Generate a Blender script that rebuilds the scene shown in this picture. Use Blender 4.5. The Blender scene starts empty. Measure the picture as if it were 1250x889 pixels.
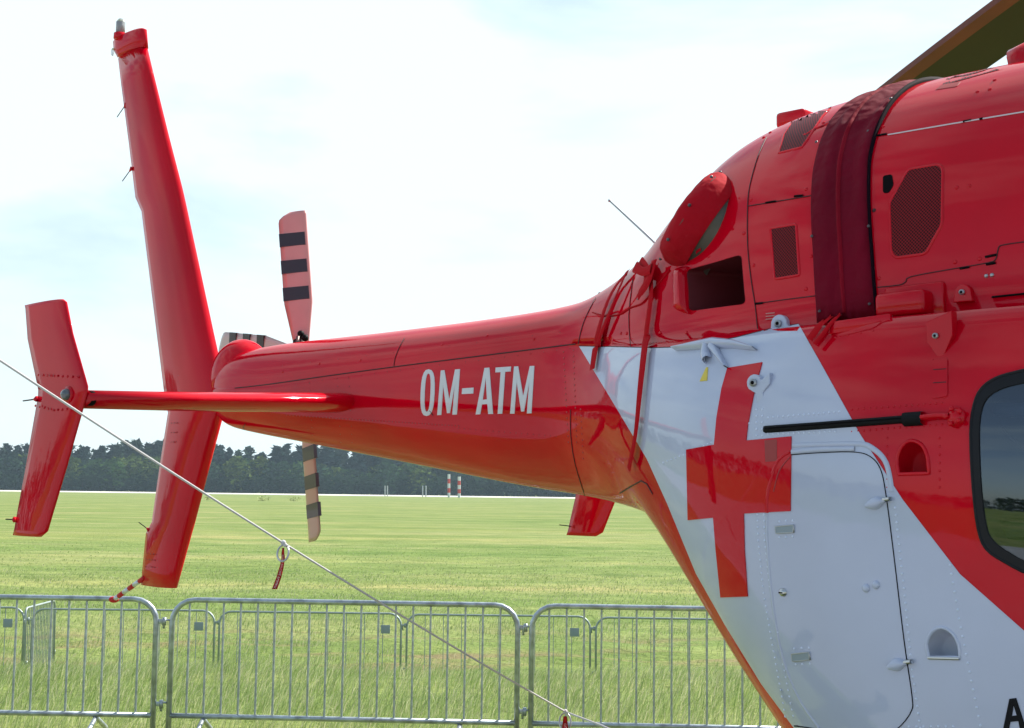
import bpy, bmesh, math, random
import numpy as np
from mathutils import Vector, Matrix
from mathutils.bvhtree import BVHTree
from mathutils.geometry import barycentric_transform
random.seed(7); RNG = np.random.default_rng(7)
SC = bpy.context.scene
COL = SC.collection

# ------------------------------------------------------------------ camera
PW, PH, FP = 1250, 889, 1750.0
CAMLOC = Vector((0, 0, 1.95)); PITCH = math.radians(5.08); ROLL = math.radians(0.72)
cf = Vector((0, math.cos(PITCH), math.sin(PITCH)))
r0 = Vector((1, 0, 0)); u0 = r0.cross(cf)
cr = r0 * math.cos(ROLL) + u0 * math.sin(ROLL)
cu = u0 * math.cos(ROLL) - r0 * math.sin(ROLL)
cam = bpy.data.cameras.new("camera"); camo = bpy.data.objects.new("camera", cam); COL.objects.link(camo)
cam.sensor_width = 36; cam.lens = FP / PW * 36; cam.clip_start = 0.05; cam.clip_end = 6000
camo.matrix_world = Matrix.Translation(CAMLOC) @ Matrix((cr, cu, -cf)).transposed().to_4x4()
SC.camera = camo

# ------------------------------------------------------------------ light
SUN_DIR = Vector((0.75, 0.52, 0.96)).normalized()          # towards the sun: high, from the right and a little behind the helicopter
SUN_EL = math.asin(SUN_DIR.z); SUN_AZ = math.atan2(SUN_DIR.x, SUN_DIR.y)
sl = bpy.data.lights.new("sun", 'SUN'); sl.energy = 5.0; sl.angle = math.radians(0.53); sl.color = (1, 0.955, 0.88)
so = bpy.data.objects.new("sun", sl); COL.objects.link(so); so.location = (0, 0, 30)
so.rotation_euler = (-SUN_DIR).to_track_quat('-Z', 'Y').to_euler()
world = bpy.data.worlds.new("World"); SC.world = world; world.use_nodes = True
wt = world.node_tree; wn = wt.nodes; wl = wt.links
for n in list(wn): wn.remove(n)
wo = wn.new('ShaderNodeOutputWorld'); bg = wn.new('ShaderNodeBackground')
sky = wn.new('ShaderNodeTexSky'); sky.sky_type = 'NISHITA'; sky.sun_disc = False
sky.sun_elevation = SUN_EL; sky.sun_rotation = SUN_AZ; sky.air_density = 1.0; sky.dust_density = 1.0; sky.ozone_density = 1.2
tc = wn.new('ShaderNodeTexCoord'); mp = wn.new('ShaderNodeMapping'); mp.inputs['Scale'].default_value = (1.0, 1.0, 3.0)
mp.inputs['Rotation'].default_value = (0, 0.25, 0.4)
nz = wn.new('ShaderNodeTexNoise'); nz.inputs['Scale'].default_value = 2.6; nz.inputs['Detail'].default_value = 9; nz.inputs['Roughness'].default_value = 0.52; nz.inputs['Distortion'].default_value = 0.35
rp = wn.new('ShaderNodeValToRGB'); rp.color_ramp.elements[0].position = 0.45; rp.color_ramp.elements[1].position = 0.66
rp.color_ramp.elements[0].color = (0.16, 0.16, 0.16, 1); rp.color_ramp.elements[1].color = (0.97, 0.97, 0.97, 1)
mx = wn.new('ShaderNodeMix'); mx.data_type = 'RGBA'
mx.inputs[7].default_value = (5.7, 6.8, 7.15, 1)            # thin bright cloud, in the sky texture's units
wl.new(tc.outputs['Generated'], mp.inputs['Vector']); wl.new(mp.outputs[0], nz.inputs['Vector']); sp = wn.new('ShaderNodeVectorMath'); sp.operation = 'DOT_PRODUCT'; sp.inputs[1].default_value = (.25, .97, .15); wl.new(tc.outputs['Generated'], sp.inputs[0])
ml = wn.new('ShaderNodeMath'); ml.operation = 'MULTIPLY_ADD'; ml.inputs[1].default_value = .19; wl.new(sp.outputs['Value'], ml.inputs[0]); wl.new(nz.outputs[0], ml.inputs[2]); wl.new(ml.outputs[0], rp.inputs[0])
wl.new(rp.outputs[0], mx.inputs[0]); wl.new(sky.outputs[0], mx.inputs[6]); wl.new(mx.outputs[2], bg.inputs[0])
bg.inputs[1].default_value = 0.10; wl.new(bg.outputs[0], wo.inputs[0])
SC.view_settings.view_transform = 'Standard'; SC.view_settings.look = 'None'
SC.view_settings.exposure = 0.80; SC.view_settings.gamma = 1
SC.cycles.max_bounces = 8; SC.cycles.transparent_max_bounces = 12

# ------------------------------------------------------------------ materials
def mat(name, color, rough=0.5, metal=0.0, coat=0.0, spec=0.5, emis=None, trans=0.0, bump=None, noise=None, coatr=0.03):
    m = bpy.data.materials.new(name); m.use_nodes = True; nt = m.node_tree; b = nt.nodes['Principled BSDF']
    b.inputs['Base Color'].default_value = (*color, 1); b.inputs['Roughness'].default_value = rough
    b.inputs['Metallic'].default_value = metal; b.inputs['Coat Weight'].default_value = coat; b.inputs['Coat Roughness'].default_value = coatr
    b.inputs['Specular IOR Level'].default_value = spec
    if trans: b.inputs['Transmission Weight'].default_value = trans
    tcn = None
    if bump or noise:
        tcn = nt.nodes.new('ShaderNodeTexCoord')
    if noise:       # (scale, amount): value mottling of the base colour
        n = nt.nodes.new('ShaderNodeTexNoise'); n.inputs['Scale'].default_value = noise[0]; n.inputs['Detail'].default_value = 6
        nt.links.new(tcn.outputs['Object'], n.inputs['Vector'])
        r = nt.nodes.new('ShaderNodeMapRange'); r.inputs['From Min'].default_value = .3; r.inputs['From Max'].default_value = .7
        r.inputs['To Min'].default_value = 1 - noise[1]; r.inputs['To Max'].default_value = 1 + noise[1]
        nt.links.new(n.outputs[0], r.inputs[0])
        h = nt.nodes.new('ShaderNodeHueSaturation'); h.inputs['Color'].default_value = (*color, 1)
        nt.links.new(r.outputs[0], h.inputs['Value']); nt.links.new(h.outputs[0], b.inputs['Base Color'])
        r2 = nt.nodes.new('ShaderNodeMapRange'); r2.inputs['To Min'].default_value = max(0.0, rough - .06); r2.inputs['To Max'].default_value = rough + .08
        nt.links.new(n.outputs[0], r2.inputs[0]); nt.links.new(r2.outputs[0], b.inputs['Roughness'])
    if bump:        # [(scale, strength, distance), ...]
        prev = None
        for sc_, st_, di_ in bump:
            n = nt.nodes.new('ShaderNodeTexNoise'); n.inputs['Scale'].default_value = sc_; n.inputs['Detail'].default_value = 2
            nt.links.new(tcn.outputs['Object'], n.inputs['Vector'])
            bp = nt.nodes.new('ShaderNodeBump'); bp.inputs['Strength'].default_value = st_; bp.inputs['Distance'].default_value = di_
            nt.links.new(n.outputs[0], bp.inputs['Height'])
            if prev: nt.links.new(prev.outputs[0], bp.inputs['Normal'])
            prev = bp
        nt.links.new(prev.outputs[0], b.inputs['Normal']); nt.links.new(prev.outputs[0], b.inputs['Coat Normal'])
    return m

RED = mat('red_paint', (0.54, 0.0006, 0.0105), 0.5, 0, 0.55, 0.0, bump=[(4, .5, .0035), (26, .3, .0004)], noise=(2.2, .14))
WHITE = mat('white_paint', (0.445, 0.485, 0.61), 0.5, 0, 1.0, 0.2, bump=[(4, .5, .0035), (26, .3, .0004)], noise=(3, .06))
CROSS = mat('cross_red', (0.54, 0.0008, 0.011), 0.5, 0, 0.58, 0.0, bump=[(4, .5, .0025), (26, .3, .0003)])
LETTER = mat('letter_white', (0.60, 0.62, 0.62), 0.4, 0, 0.6)
SEAM = mat('seam_dark', (0.05, 0.006, 0.008), 0.7)
SEAMW = mat('seam_grey', (0.30, 0.31, 0.33), 0.6)
GAP = mat('gap_black', (0.006, 0.005, 0.006), 0.9, 0, 0, .05)
BLACK = mat('black_metal', (0.006, 0.006, 0.007), 0.6, 0, 0.0, .12)
BLACKP = mat('black_letter', (0.006, 0.006, 0.008), 0.6, 0, 0, .15)
RUBBER = mat('black_rubber', (0.008, 0.008, 0.010), 0.4, 0, 0, .2)
STEEL = mat('bare_steel', (0.55, 0.55, 0.54), 0.28, 1.0)
DULL = mat('dull_aluminium', (0.42, 0.43, 0.44), 0.45, .8)
SNAP = mat('snap_dark', (.09, .085, .09), .4, .6)
OLIVE = mat('exhaust_metal', (0.09, 0.08, 0.06), 0.5, 0.7, noise=(14, .3))
GALV = mat('galvanised_tube', (0.38, 0.42, 0.45), 0.38, 0.7, noise=(16, .35))
GALVD = mat('galvanised_old', (0.30, 0.35, 0.34), 0.5, 0.5, noise=(9, .18))
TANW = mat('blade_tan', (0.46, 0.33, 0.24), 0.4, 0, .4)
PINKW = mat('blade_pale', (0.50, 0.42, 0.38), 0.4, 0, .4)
PINK = mat('blade_red_glow', (0.62, 0.27, 0.25), 0.4, 0, .4, noise=(9, .06))  # white blade with the red glow reflected on it mixed into the colour
STRIPE = mat('blade_black', (0.022, 0.006, 0.012), 0.4, 0, .4)
ROPE = mat('rope_white', (0.55, 0.55, 0.55), 0.8)
TAG = mat('tag_red', (0.50, 0.012, 0.015), 0.7)
STRAP = mat('ribbon_red', (0.42, 0.002, 0.008), 0.8, 0, 0, .1, bump=[(90, .3, .002)])
INK = mat('tag_white', (0.75, 0.75, 0.75), 0.6)
YEL = mat('sticker_yellow', (0.65, 0.5, 0.05), 0.5)
BROWNB = mat('rotor_leading_strip', (0.14, 0.055, 0.042), 0.6, 0, 0, .2, noise=(6, .15))
DARKB = mat('rotor_underside', (0.028, 0.030, 0.016), 0.6, 0, 0, .2, noise=(3, .2))
LENS = mat('lamp_lens', (0.75, 0.78, 0.80), 0.08, 0, 0, trans=.7)
CUPR = mat('recess_red', (0.50, 0.001, 0.010), 0.5, 0, .0, .15)
CUPW = mat('recess_white', (0.55, 0.58, 0.66), 0.5, 0, .0, .3)
PLATE = mat('plate_grey', (0.25, 0.30, 0.33), 0.5)
CABIN = mat('cabin_dark', (0.05, 0.05, 0.055), 0.8)

def fabric(name, col, wv):
    m = mat(name, col, 0.85, 0, 0, .12, bump=[(14, .9, .02), (60, .25, .003), (400, .2, .0008)], noise=(5, .12))
    m.node_tree.nodes['Principled BSDF'].inputs['Sheen Weight'].default_value = .0
    m.node_tree.nodes['Principled BSDF'].inputs['Sheen Roughness'].default_value = .5
    return m
CLOTH = fabric('cover_cloth', (0.15, 0.002, 0.014), 0)
CLOTHP = fabric('cover_piping', (0.22, 0.003, 0.014), 0)
CLOTHB = fabric('cover_cloth_bright', (0.38, 0.004, 0.012), 0)

def mesh_mat(name, col, scale, hole=(0.006, .002, .003), rot=0.785):
    m = mat(name, col, .5, 0, .0, .12); nt = m.node_tree; b = nt.nodes['Principled BSDF']
    uv = nt.nodes.new('ShaderNodeUVMap'); mpn = nt.nodes.new('ShaderNodeMapping'); mpn.inputs['Rotation'].default_value = (0, 0, rot)
    mpn.inputs['Scale'].default_value = (scale, scale, scale)
    v = nt.nodes.new('ShaderNodeTexVoronoi'); v.voronoi_dimensions = '2D'; v.inputs['Scale'].default_value = 1; v.inputs['Randomness'].default_value = 0.0
    r = nt.nodes.new('ShaderNodeValToRGB'); r.color_ramp.interpolation = 'CONSTANT'
    r.color_ramp.elements[0].color = (*hole, 1); r.color_ramp.elements[1].color = (*col, 1); r.color_ramp.elements[1].position = .40
    nt.links.new(uv.outputs[0], mpn.inputs[0]); nt.links.new(mpn.outputs[0], v.inputs['Vector']); nt.links.new(v.outputs['Distance'], r.inputs[0]); nt.links.new(r.outputs[0], b.inputs['Base Color'])
    return m
MESHR = mesh_mat('grille_mesh', (0.24, 0.008, 0.012), 175)

def glass_mat():
    m = bpy.data.materials.new('window_glass'); m.use_nodes = True; nt = m.node_tree
    for n in list(nt.nodes): nt.nodes.remove(n)
    o = nt.nodes.new('ShaderNodeOutputMaterial'); g = nt.nodes.new('ShaderNodeBsdfGlossy'); g.inputs['Roughness'].default_value = .01
    g.inputs['Color'].default_value = (.8, .9, 1, 1)
    t = nt.nodes.new('ShaderNodeBsdfTransparent'); t.inputs['Color'].default_value = (.55, .62, .62, 1)
    f = nt.nodes.new('ShaderNodeFresnel'); f.inputs['IOR'].default_value = 1.75
    a = nt.nodes.new('ShaderNodeMath'); a.operation = 'MULTIPLY_ADD'; a.inputs[1].default_value = .9; a.inputs[2].default_value = .05
    mxs = nt.nodes.new('ShaderNodeMixShader')
    nt.links.new(f.outputs[0], a.inputs[0]); nt.links.new(a.outputs[0], mxs.inputs[0]); nt.links.new(t.outputs[0], mxs.inputs[1]); nt.links.new(g.outputs[0], mxs.inputs[2]); nt.links.new(mxs.outputs[0], o.inputs[0])
    return m
GLASS = glass_mat()

# ------------------------------------------------------------------ object helpers
def link(name, me, m=None, parent=None, smooth=False):
    o = bpy.data.objects.new(name, me); COL.objects.link(o)
    if m is not None and not me.materials: me.materials.append(m)
    if smooth: me.shade_smooth()
    if parent is not None: o.parent = parent; o.matrix_parent_inverse = parent.matrix_world.inverted()
    return o
def mk(name, bm, m, parent=None, smooth=True, recalc=True):
    if recalc: bmesh.ops.recalc_face_normals(bm, faces=bm.faces[:])
    me = bpy.data.meshes.new(name); bm.to_mesh(me); bm.free()
    return link(name, me, m, parent, smooth)
def tag(o, label=None, cat=None, group=None, kind=None):
    if label: o['label'] = label
    if cat: o['category'] = cat
    if group: o['group'] = group
    if kind: o['kind'] = kind
    return o
def empty(name, loc=(0, 0, 0), rotz=0):
    o = bpy.data.objects.new(name, None); COL.objects.link(o); o.location = loc; o.rotation_euler = (0, 0, rotz)
    o.empty_display_size = .2
    bpy.context.view_layer.update(); return o
def frame_of(t):
    t = t.normalized(); a = Vector((0, 0, 1)) if abs(t.z) < .9 else Vector((1, 0, 0))
    x = t.cross(a).normalized(); return x, t.cross(x).normalized()
def tube(bm, pts, r, n=8, caps=True, radii=None):
    pts = [Vector(p) for p in pts]; rings = []; x = None
    for i, p in enumerate(pts):
        t = (pts[min(i + 1, len(pts) - 1)] - pts[max(i - 1, 0)]).normalized()
        if x is None: x, y = frame_of(t)
        else:
            x = (x - t * x.dot(t)).normalized(); y = t.cross(x)
        rr = radii[i] if radii else r
        rings.append([bm.verts.new(p + (x * math.cos(k * 2 * math.pi / n) + y * math.sin(k * 2 * math.pi / n)) * rr) for k in range(n)])
    for a, b in zip(rings, rings[1:]):
        for k in range(n): bm.faces.new((a[k], a[(k + 1) % n], b[(k + 1) % n], b[k]))
    if caps:
        bm.faces.new(rings[0][::-1]); bm.faces.new(rings[-1])
    return rings
def box(bm, c, sx, sy, sz, M=None, bev=0):
    vs = []
    c = Vector(c)
    t = bmesh.ops.create_cube(bm, size=1)
    for v in t['verts']:
        q = Vector((v.co.x * sx, v.co.y * sy, v.co.z * sz)); v.co = (M @ q if M is not None else q) + c
    if bev:
        bmesh.ops.recalc_face_normals(bm, faces=list({f for v in t['verts'] for f in v.link_faces}))
        es = list({e for v in t['verts'] for e in v.link_edges})
        bmesh.ops.bevel(bm, geom=es, offset=bev, segments=2, profile=.5, affect='EDGES')
def ball(bm, c, r, M=None, u=12, v=8, scale=(1, 1, 1)):
    t = bmesh.ops.create_uvsphere(bm, u_segments=u, v_segments=v, radius=r)
    for q in t['verts']:
        p = Vector((q.co.x * scale[0], q.co.y * scale[1], q.co.z * scale[2])); q.co = (M @ p if M is not None else p) + Vector(c)

# ------------------------------------------------------------------ helicopter frame: s forward, p towards its starboard side, z up
TH = math.radians(43); HO = Vector((-.5, 5.25, 0))
FW = Vector((math.cos(TH), -math.sin(TH), 0)); SB = Vector((-math.sin(TH), -math.cos(TH), 0)); UP = Vector((0, 0, 1))
def hp(s, p, z): return HO + FW * s + SB * p + UP * z
def ray(x, y): return (cf + cr * ((x - PW / 2) / FP) - cu * ((y - PH / 2) / FP)).normalized()
def on_plane(x, y, p):            # point with given p under a view direction (used to measure the aircraft off the photo)
    d = ray(x, y); o = CAMLOC - HO; t = (p - o.dot(SB)) / d.dot(SB); return CAMLOC + d * t
def at_depth(x, y, D): d = ray(x, y); return CAMLOC + d * (D / d.y)

# hull parameter table
#      s     zt    zb    w    zw    ps    zs    pc    nu   nl
HT = [(-.97, 2.42, 2.265, .03, 2.34, .028, 2.35, .028, 2.0, 2.0),
      (-.955, 2.445, 2.235, .06, 2.34, .057, 2.35, .057, 2.0, 2.0),
      (-.90, 2.475, 2.205, .10, 2.34, .095, 2.35, .095, 2.0, 2.0),
      (-.78, 2.500, 2.183, .135, 2.33, .13, 2.345, .13, 2.1, 2.1),
      (-.4, 2.517, 2.13, .185, 2.30, .18, 2.335, .18, 2.1, 2.2),
      (0.0, 2.518, 2.075, .220, 2.28, .212, 2.347, .212, 2.2, 2.2),
      (0.4, 2.522, 2.02, .255, 2.25, .242, 2.362, .242, 2.2, 2.2),
      (0.8, 2.530, 1.965, .285, 2.22, .268, 2.380, .268, 2.2, 2.2),
      (1.1, 2.552, 1.93, .310, 2.20, .285, 2.390, .285, 2.1, 2.2),
      (1.25, 2.605, 1.905, .350, 2.19, .320, 2.385, .320, 2.0, 2.2),
      (1.45, 2.715, 1.85, .450, 2.18, .405, 2.362, .405, 2.0, 2.2),
      (1.60, 2.850, 1.745, .540, 2.15, .485, 2.346, .475, 2.1, 2.3),
      (1.80, 2.965, 1.535, .630, 2.10, .565, 2.336, .54, 2.2, 2.5),
      (2.00, 3.000, 1.325, .705, 2.05, .630, 2.333, .58, 2.3, 2.7),
      (2.20, 3.010, 1.125, .760, 2.00, .675, 2.333, .60, 2.4, 2.8),
      (2.50, 3.015, .92, .800, 1.95, .715, 2.333, .61, 2.4, 3.0),
      (3.00, 3.015, .82, .820, 1.90, .735, 2.330, .61, 2.4, 3.2),
      (4.00, 2.98, .74, .820, 1.85, .735, 2.320, .60, 2.4, 3.2),
      (4.60, 2.72, .78, .780, 1.75, .68, 2.22, .50, 2.2, 3.0),
      (5.20, 2.15, .88, .640, 1.50, .58, 1.85, .50, 2.1, 2.6),
      (5.70, 1.62, 1.02, .380, 1.30, .34, 1.45, .32, 2.0, 2.2),
      (5.95, 1.28, 1.18, .06, 1.23, .05, 1.25, .05, 2.0, 2.0)]
HT = np.array(HT)
def pchip(x, y, xi):
    h = np.diff(x); d = np.diff(y) / h; m = np.zeros_like(y); m[0] = d[0]; m[-1] = d[-1]
    for i in range(1, len(x) - 1):
        if d[i - 1] * d[i] > 0:
            w1 = 2 * h[i] + h[i - 1]; w2 = h[i] + 2 * h[i - 1]; m[i] = (w1 + w2) / (w1 / d[i - 1] + w2 / d[i])
    k = np.clip(np.searchsorted(x, xi) - 1, 0, len(x) - 2); t = (xi - x[k]) / h[k]
    return ((2 * t**3 - 3 * t**2 + 1) * y[k] + (t**3 - 2 * t**2 + t) * h[k] * m[k] + (-2 * t**3 + 3 * t**2) * y[k + 1] + (t**3 - t**2) * h[k] * m[k + 1])
def gsmooth(a, n):
    for _ in range(n):
        b = a.copy(); b[1:-1] = (a[:-2] + 2 * a[1:-1] + a[2:]) / 4; a = b
    return a
SS = np.concatenate([np.arange(-.97, 1.0, .03), np.arange(1.0, 3.2, .02), np.arange(3.2, 5.95, .06), [5.95]])
PAR = np.stack([gsmooth(pchip(HT[:, 0], HT[:, k], SS), 8) for k in range(1, 10)], 1)
def params(s): return [float(np.interp(s, SS, PAR[:, k])) for k in range(9)]
NL, NS, NG, NU = 16, 12, 3, 22
def section(s):
    zt, zb, w, zw, ps, zs, pc, nu, nl = params(s); out = []
    for k in range(NL + 1):
        a = k / NL * math.pi / 2; out.append((w * math.sin(a) ** (2 / nl) if k else 0, zw - (zw - zb) * max(0, math.cos(a)) ** (2 / nl)))
    for k in range(1, NS + 1):
        t = k / NS; out.append((w - (w - ps) * t ** 2.2, zw + (zs - zw) * t))
    led = (ps - pc)
    for k in range(1, NG + 1):
        t = k / NG; out.append((ps - led * t, zs + .012 * min(1, led / .05) * t))
    zc = zs + .012 * min(1, led / .05)
    for k in range(1, NU + 1):
        a = k / NU * math.pi / 2; out.append((pc * max(0, math.cos(a)) ** (2 / nu), zc + (zt - zc) * math.sin(a) ** (2 / nu)))
    return out
def hull_bmesh():
    bm = bmesh.new(); rings = []
    for s in SS:
        sec = section(s); full = sec + [(-p, z) for p, z in sec[-2:0:-1]]
        rings.append([bm.verts.new(hp(s, p, z)) for p, z in full])
    n = len(rings[0])
    for a, b in zip(rings, rings[1:]):
        for k in range(n):
            f = bm.faces.new((a[k], b[k], b[(k + 1) % n], a[(k + 1) % n]))
    bm.faces.new(rings[0]); bm.faces.new(rings[-1][::-1])
    bmesh.ops.remove_doubles(bm, verts=bm.verts[:], dist=1e-5)
    bmesh.ops.recalc_face_normals(bm, faces=bm.faces[:])
    return bm
hb = hull_bmesh()
hb.normal_update()
tri = hb.copy(); bmesh.ops.triangulate(tri, faces=tri.faces[:]); tri.normal_update(); tri.verts.ensure_lookup_table(); tri.faces.ensure_lookup_table()
HV = [v.co.copy() for v in tri.verts]; HN = [v.normal.copy() for v in tri.verts]; HF = [[v.index for v in f.verts] for f in tri.faces]
BVH = BVHTree.FromPolygons(HV, HF)
def interp_n(co, idx):
    a, b, c = HF[idx]; n = barycentric_transform(co, HV[a], HV[b], HV[c], HN[a], HN[b], HN[c]); return n.normalized()
def hit(x, y):
    co, n, i, d = BVH.ray_cast(CAMLOC, ray(x, y))
    if co is None:                     # just past the outline: nearest point of the hull
        q = CAMLOC + ray(x, y) * 3.6
        for _ in range(4):
            co, n, i, d = BVH.find_nearest(q); t = (co - CAMLOC).dot(ray(x, y)); q = CAMLOC + ray(x, y) * t
    return co, interp_n(co, i)

def pip(poly, x, y):
    c = False; j = len(poly) - 1
    for i in range(len(poly)):
        xi, yi = poly[i]; xj, yj = poly[j]
        if (yi > y) != (yj > y) and x < (xj - xi) * (y - yi) / (yj - yi) + xi: c = not c
        j = i
    return c
def flat_poly(poly, grid, holes):
    bm = bmesh.new(); f = bm.faces.new([bm.verts.new((x, y, 0)) for x, y in poly])
    f.normal_update(); bmesh.ops.triangulate(bm, faces=[f], ngon_method='EAR_CLIP')
    x0, x1 = min(p[0] for p in poly), max(p[0] for p in poly); y0, y1 = min(p[1] for p in poly), max(p[1] for p in poly)
    def cut(co, no): bmesh.ops.bisect_plane(bm, geom=bm.verts[:] + bm.edges[:] + bm.faces[:], plane_co=co, plane_no=no, dist=1e-5)
    for h in holes:
        for (ax, ay), (bx, by) in zip(h, h[1:] + h[:1]): cut((ax, ay, 0), (by - ay, ax - bx, 0))
    x = x0 + grid
    while x < x1: cut((x, 0, 0), (1, 0, 0)); x += grid
    y = y0 + grid
    while y < y1: cut((0, y, 0), (0, 1, 0)); y += grid
    bad = []
    for f in bm.faces:
        c = f.calc_center_median()
        if any(pip(h, c.x, c.y) for h in holes): bad.append(f)
    if bad: bmesh.ops.delete(bm, geom=bad, context='FACES')
    return bm
def patch(name, poly, off, m, parent, grid=9, holes=(), skirt=True, wave=None, uv=False):
    """a sheet lying on the hull, cut to an outline, with a turned-down rim"""
    bm = flat_poly(poly, grid, list(holes)); nor = {}; base = {}
    bm.verts.index_update()
    uvl = bm.loops.layers.uv.new('UVMap') if uv else None
    for v in bm.verts:
        x, y = v.co.x, v.co.y; co, n = hit(x, y)
        o = off + (wave(x, y) if wave else 0)
        base[v] = co; nor[v] = n; v.co = co + n * o
    if uv:
        for f in bm.faces:
            for l in f.loops:
                d = l.vert.co - HO; l[uvl].uv = (d.dot(FW), d.z)
    bm.normal_update()
    for f in bm.faces:
        c = f.calc_center_median()
        if f.normal.dot(c - CAMLOC) > 0: f.normal_flip()
    top = set(bm.verts)
    if skirt:
        be = [e for e in bm.edges if len(e.link_faces) == 1]
        low = {}
        for e in be:
            for v in e.verts:
                if v not in low: low[v] = bm.verts.new(base[v] - nor[v] * .0005)
        for e in be:
            l = e.link_loops[0]; a = l.vert; b = l.link_loop_next.vert
            nf = bm.faces.new((b, a, low[a], low[b])); nf.smooth = False
    me = bpy.data.meshes.new(name)
    bm.verts.index_update()
    vn = [tuple(nor[v]) if v in nor else (0, 0, 0) for v in bm.verts]
    bm.to_mesh(me); bm.free(); me.shade_smooth()
    if not wave: me.normals_split_custom_set_from_vertices(vn)
    return link(name, me, m, parent)
def resample(pts, step):
    out = [pts[0]]
    for a, b in zip(pts, pts[1:]):
        L = math.dist(a, b); n = max(1, int(L / step))
        for k in range(1, n + 1): out.append((a[0] + (b[0] - a[0]) * k / n, a[1] + (b[1] - a[1]) * k / n))
    return out
def curve(pts, n=6):                 # smooth 2-D curve through points
    P = [pts[0]] + list(pts) + [pts[-1]]; out = []
    for i in range(1, len(P) - 2):
        for k in range(n):
            t = k / n; a, b, c, d = P[i - 1], P[i], P[i + 1], P[i + 2]
            out.append(tuple(.5 * ((2 * b[j]) + (-a[j] + c[j]) * t + (2 * a[j] - 5 * b[j] + 4 * c[j] - d[j]) * t * t + (-a[j] + 3 * b[j] - 3 * c[j] + d[j]) * t ** 3) for j in range(len(b))))
    out.append(tuple(pts[-1])); return out
def ribbon_bm(bm, pts, width, off, crown=0.0, step=5, wfun=None, edge=.2):
    P = resample(pts, step); H = [hit(x, y) for x, y in P]; prev = None
    for i, (co, n) in enumerate(H):
        t = (H[min(i + 1, len(H) - 1)][0] - H[max(i - 1, 0)][0]).normalized(); sd = n.cross(t).normalized()
        w = width * (wfun(i / (len(H) - 1)) if wfun else 1) / 2
        row = [bm.verts.new(co + sd * (-w) + n * (off * edge)), bm.verts.new(co - sd * w * .7 + n * (off + crown * .7)), bm.verts.new(co + n * (off + crown)),
               bm.verts.new(co + sd * w * .7 + n * (off + crown * .7)), bm.verts.new(co + sd * w + n * (off * edge))]
        if prev:
            for k in range(4): bm.faces.new((prev[k], prev[k + 1], row[k + 1], row[k]))
        prev = row
def ribbon(name, pts, width, off, m, parent, crown=0.0, step=5, wfun=None, edge=.2):
    bm = bmesh.new()
    for q in (pts if isinstance(pts[0], list) else [pts]): ribbon_bm(bm, q, width, off, crown, step, wfun, edge)
    return mk(name, bm, m, parent)
def dome(bm, co, n, r, h, seg=8):
    x, y = frame_of(n); rings = []
    for k, (rr, hh) in enumerate(((1, -.1), (.85, .55), (.45, .92))):
        rings.append([bm.verts.new(co + (x * math.cos(a * 2 * math.pi / seg) + y * math.sin(a * 2 * math.pi / seg)) * r * rr + n * h * hh) for a in range(seg)])
    for a, b in zip(rings, rings[1:]):
        for k in range(seg): bm.faces.new((a[k], a[(k + 1) % seg], b[(k + 1) % seg], b[k]))
    bm.faces.new(rings[-1])
def rivets(name, pts, r, m, parent, off=0.0, h=None, label=None):
    bm = bmesh.new()
    for x, y in pts:
        co, n = hit(x, y); dome(bm, co + n * off, n, r, h or r * .55, 6)
    o = mk(name, bm, m, parent); tag(o, label, kind='stuff'); return o
def line_pts(a, b, step):
    n = max(1, int(math.dist(a, b) / step)); return [(a[0] + (b[0] - a[0]) * k / n, a[1] + (b[1] - a[1]) * k / n) for k in range(n + 1)]
def poly_pts(pts, step):
    out = []; carry = 0
    P = resample(pts, .5); acc = 0; out = [P[0]]
    for a, b in zip(P, P[1:]):
        acc += math.dist(a, b)
        if acc >= step: out.append(b); acc = 0
    return out
def rounded(poly, r, n=4):
    out = []; N = len(poly)
    for i in range(N):
        p0, p1, p2 = Vector(poly[i - 1]), Vector(poly[i]), Vector(poly[(i + 1) % N])
        a = p1 + (p0 - p1).normalized() * min(r, (p0 - p1).length * .45); b = p1 + (p2 - p1).normalized() * min(r, (p2 - p1).length * .45)
        for k in range(n + 1):
            t = k / n; q = a * (1 - t) ** 2 + p1 * 2 * t * (1 - t) + b * t * t; out.append((q.x, q.y))
    return out
def cut_hole(bm, poly):              # open the hull along an outline seen from the side
    x0, x1 = min(p[0] for p in poly) - 12, max(p[0] for p in poly) + 12; y0, y1 = min(p[1] for p in poly) - 12, max(p[1] for p in poly) + 12
    def px(co):
        d = co - CAMLOC; w = d.dot(cf); return PW / 2 + FP * d.dot(cr) / w, PH / 2 - FP * d.dot(cu) / w
    def near():
        out = []
        for f in bm.faces:
            c = f.calc_center_median()
            if (c - HO).dot(SB) < 0.05: continue
            X, Y = px(c)
            if x0 - 30 < X < x1 + 30 and y0 - 30 < Y < y1 + 30 and f.normal.dot(c - CAMLOC) < 0: out.append(f)
        return out
    for a, b in zip(poly, poly[1:] + poly[:1]):
        g = near(); geom = list({v for f in g for v in f.verts}) + list({e for f in g for e in f.edges}) + g
        n = ray(*a).cross(ray(*b)).normalized(); bmesh.ops.bisect_plane(bm, geom=geom, plane_co=CAMLOC, plane_no=n, dist=1e-6)
    bad = [f for f in near() if pip(poly, *px(f.calc_center_median()))]
    bmesh.ops.delete(bm, geom=bad, context='FACES')
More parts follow.
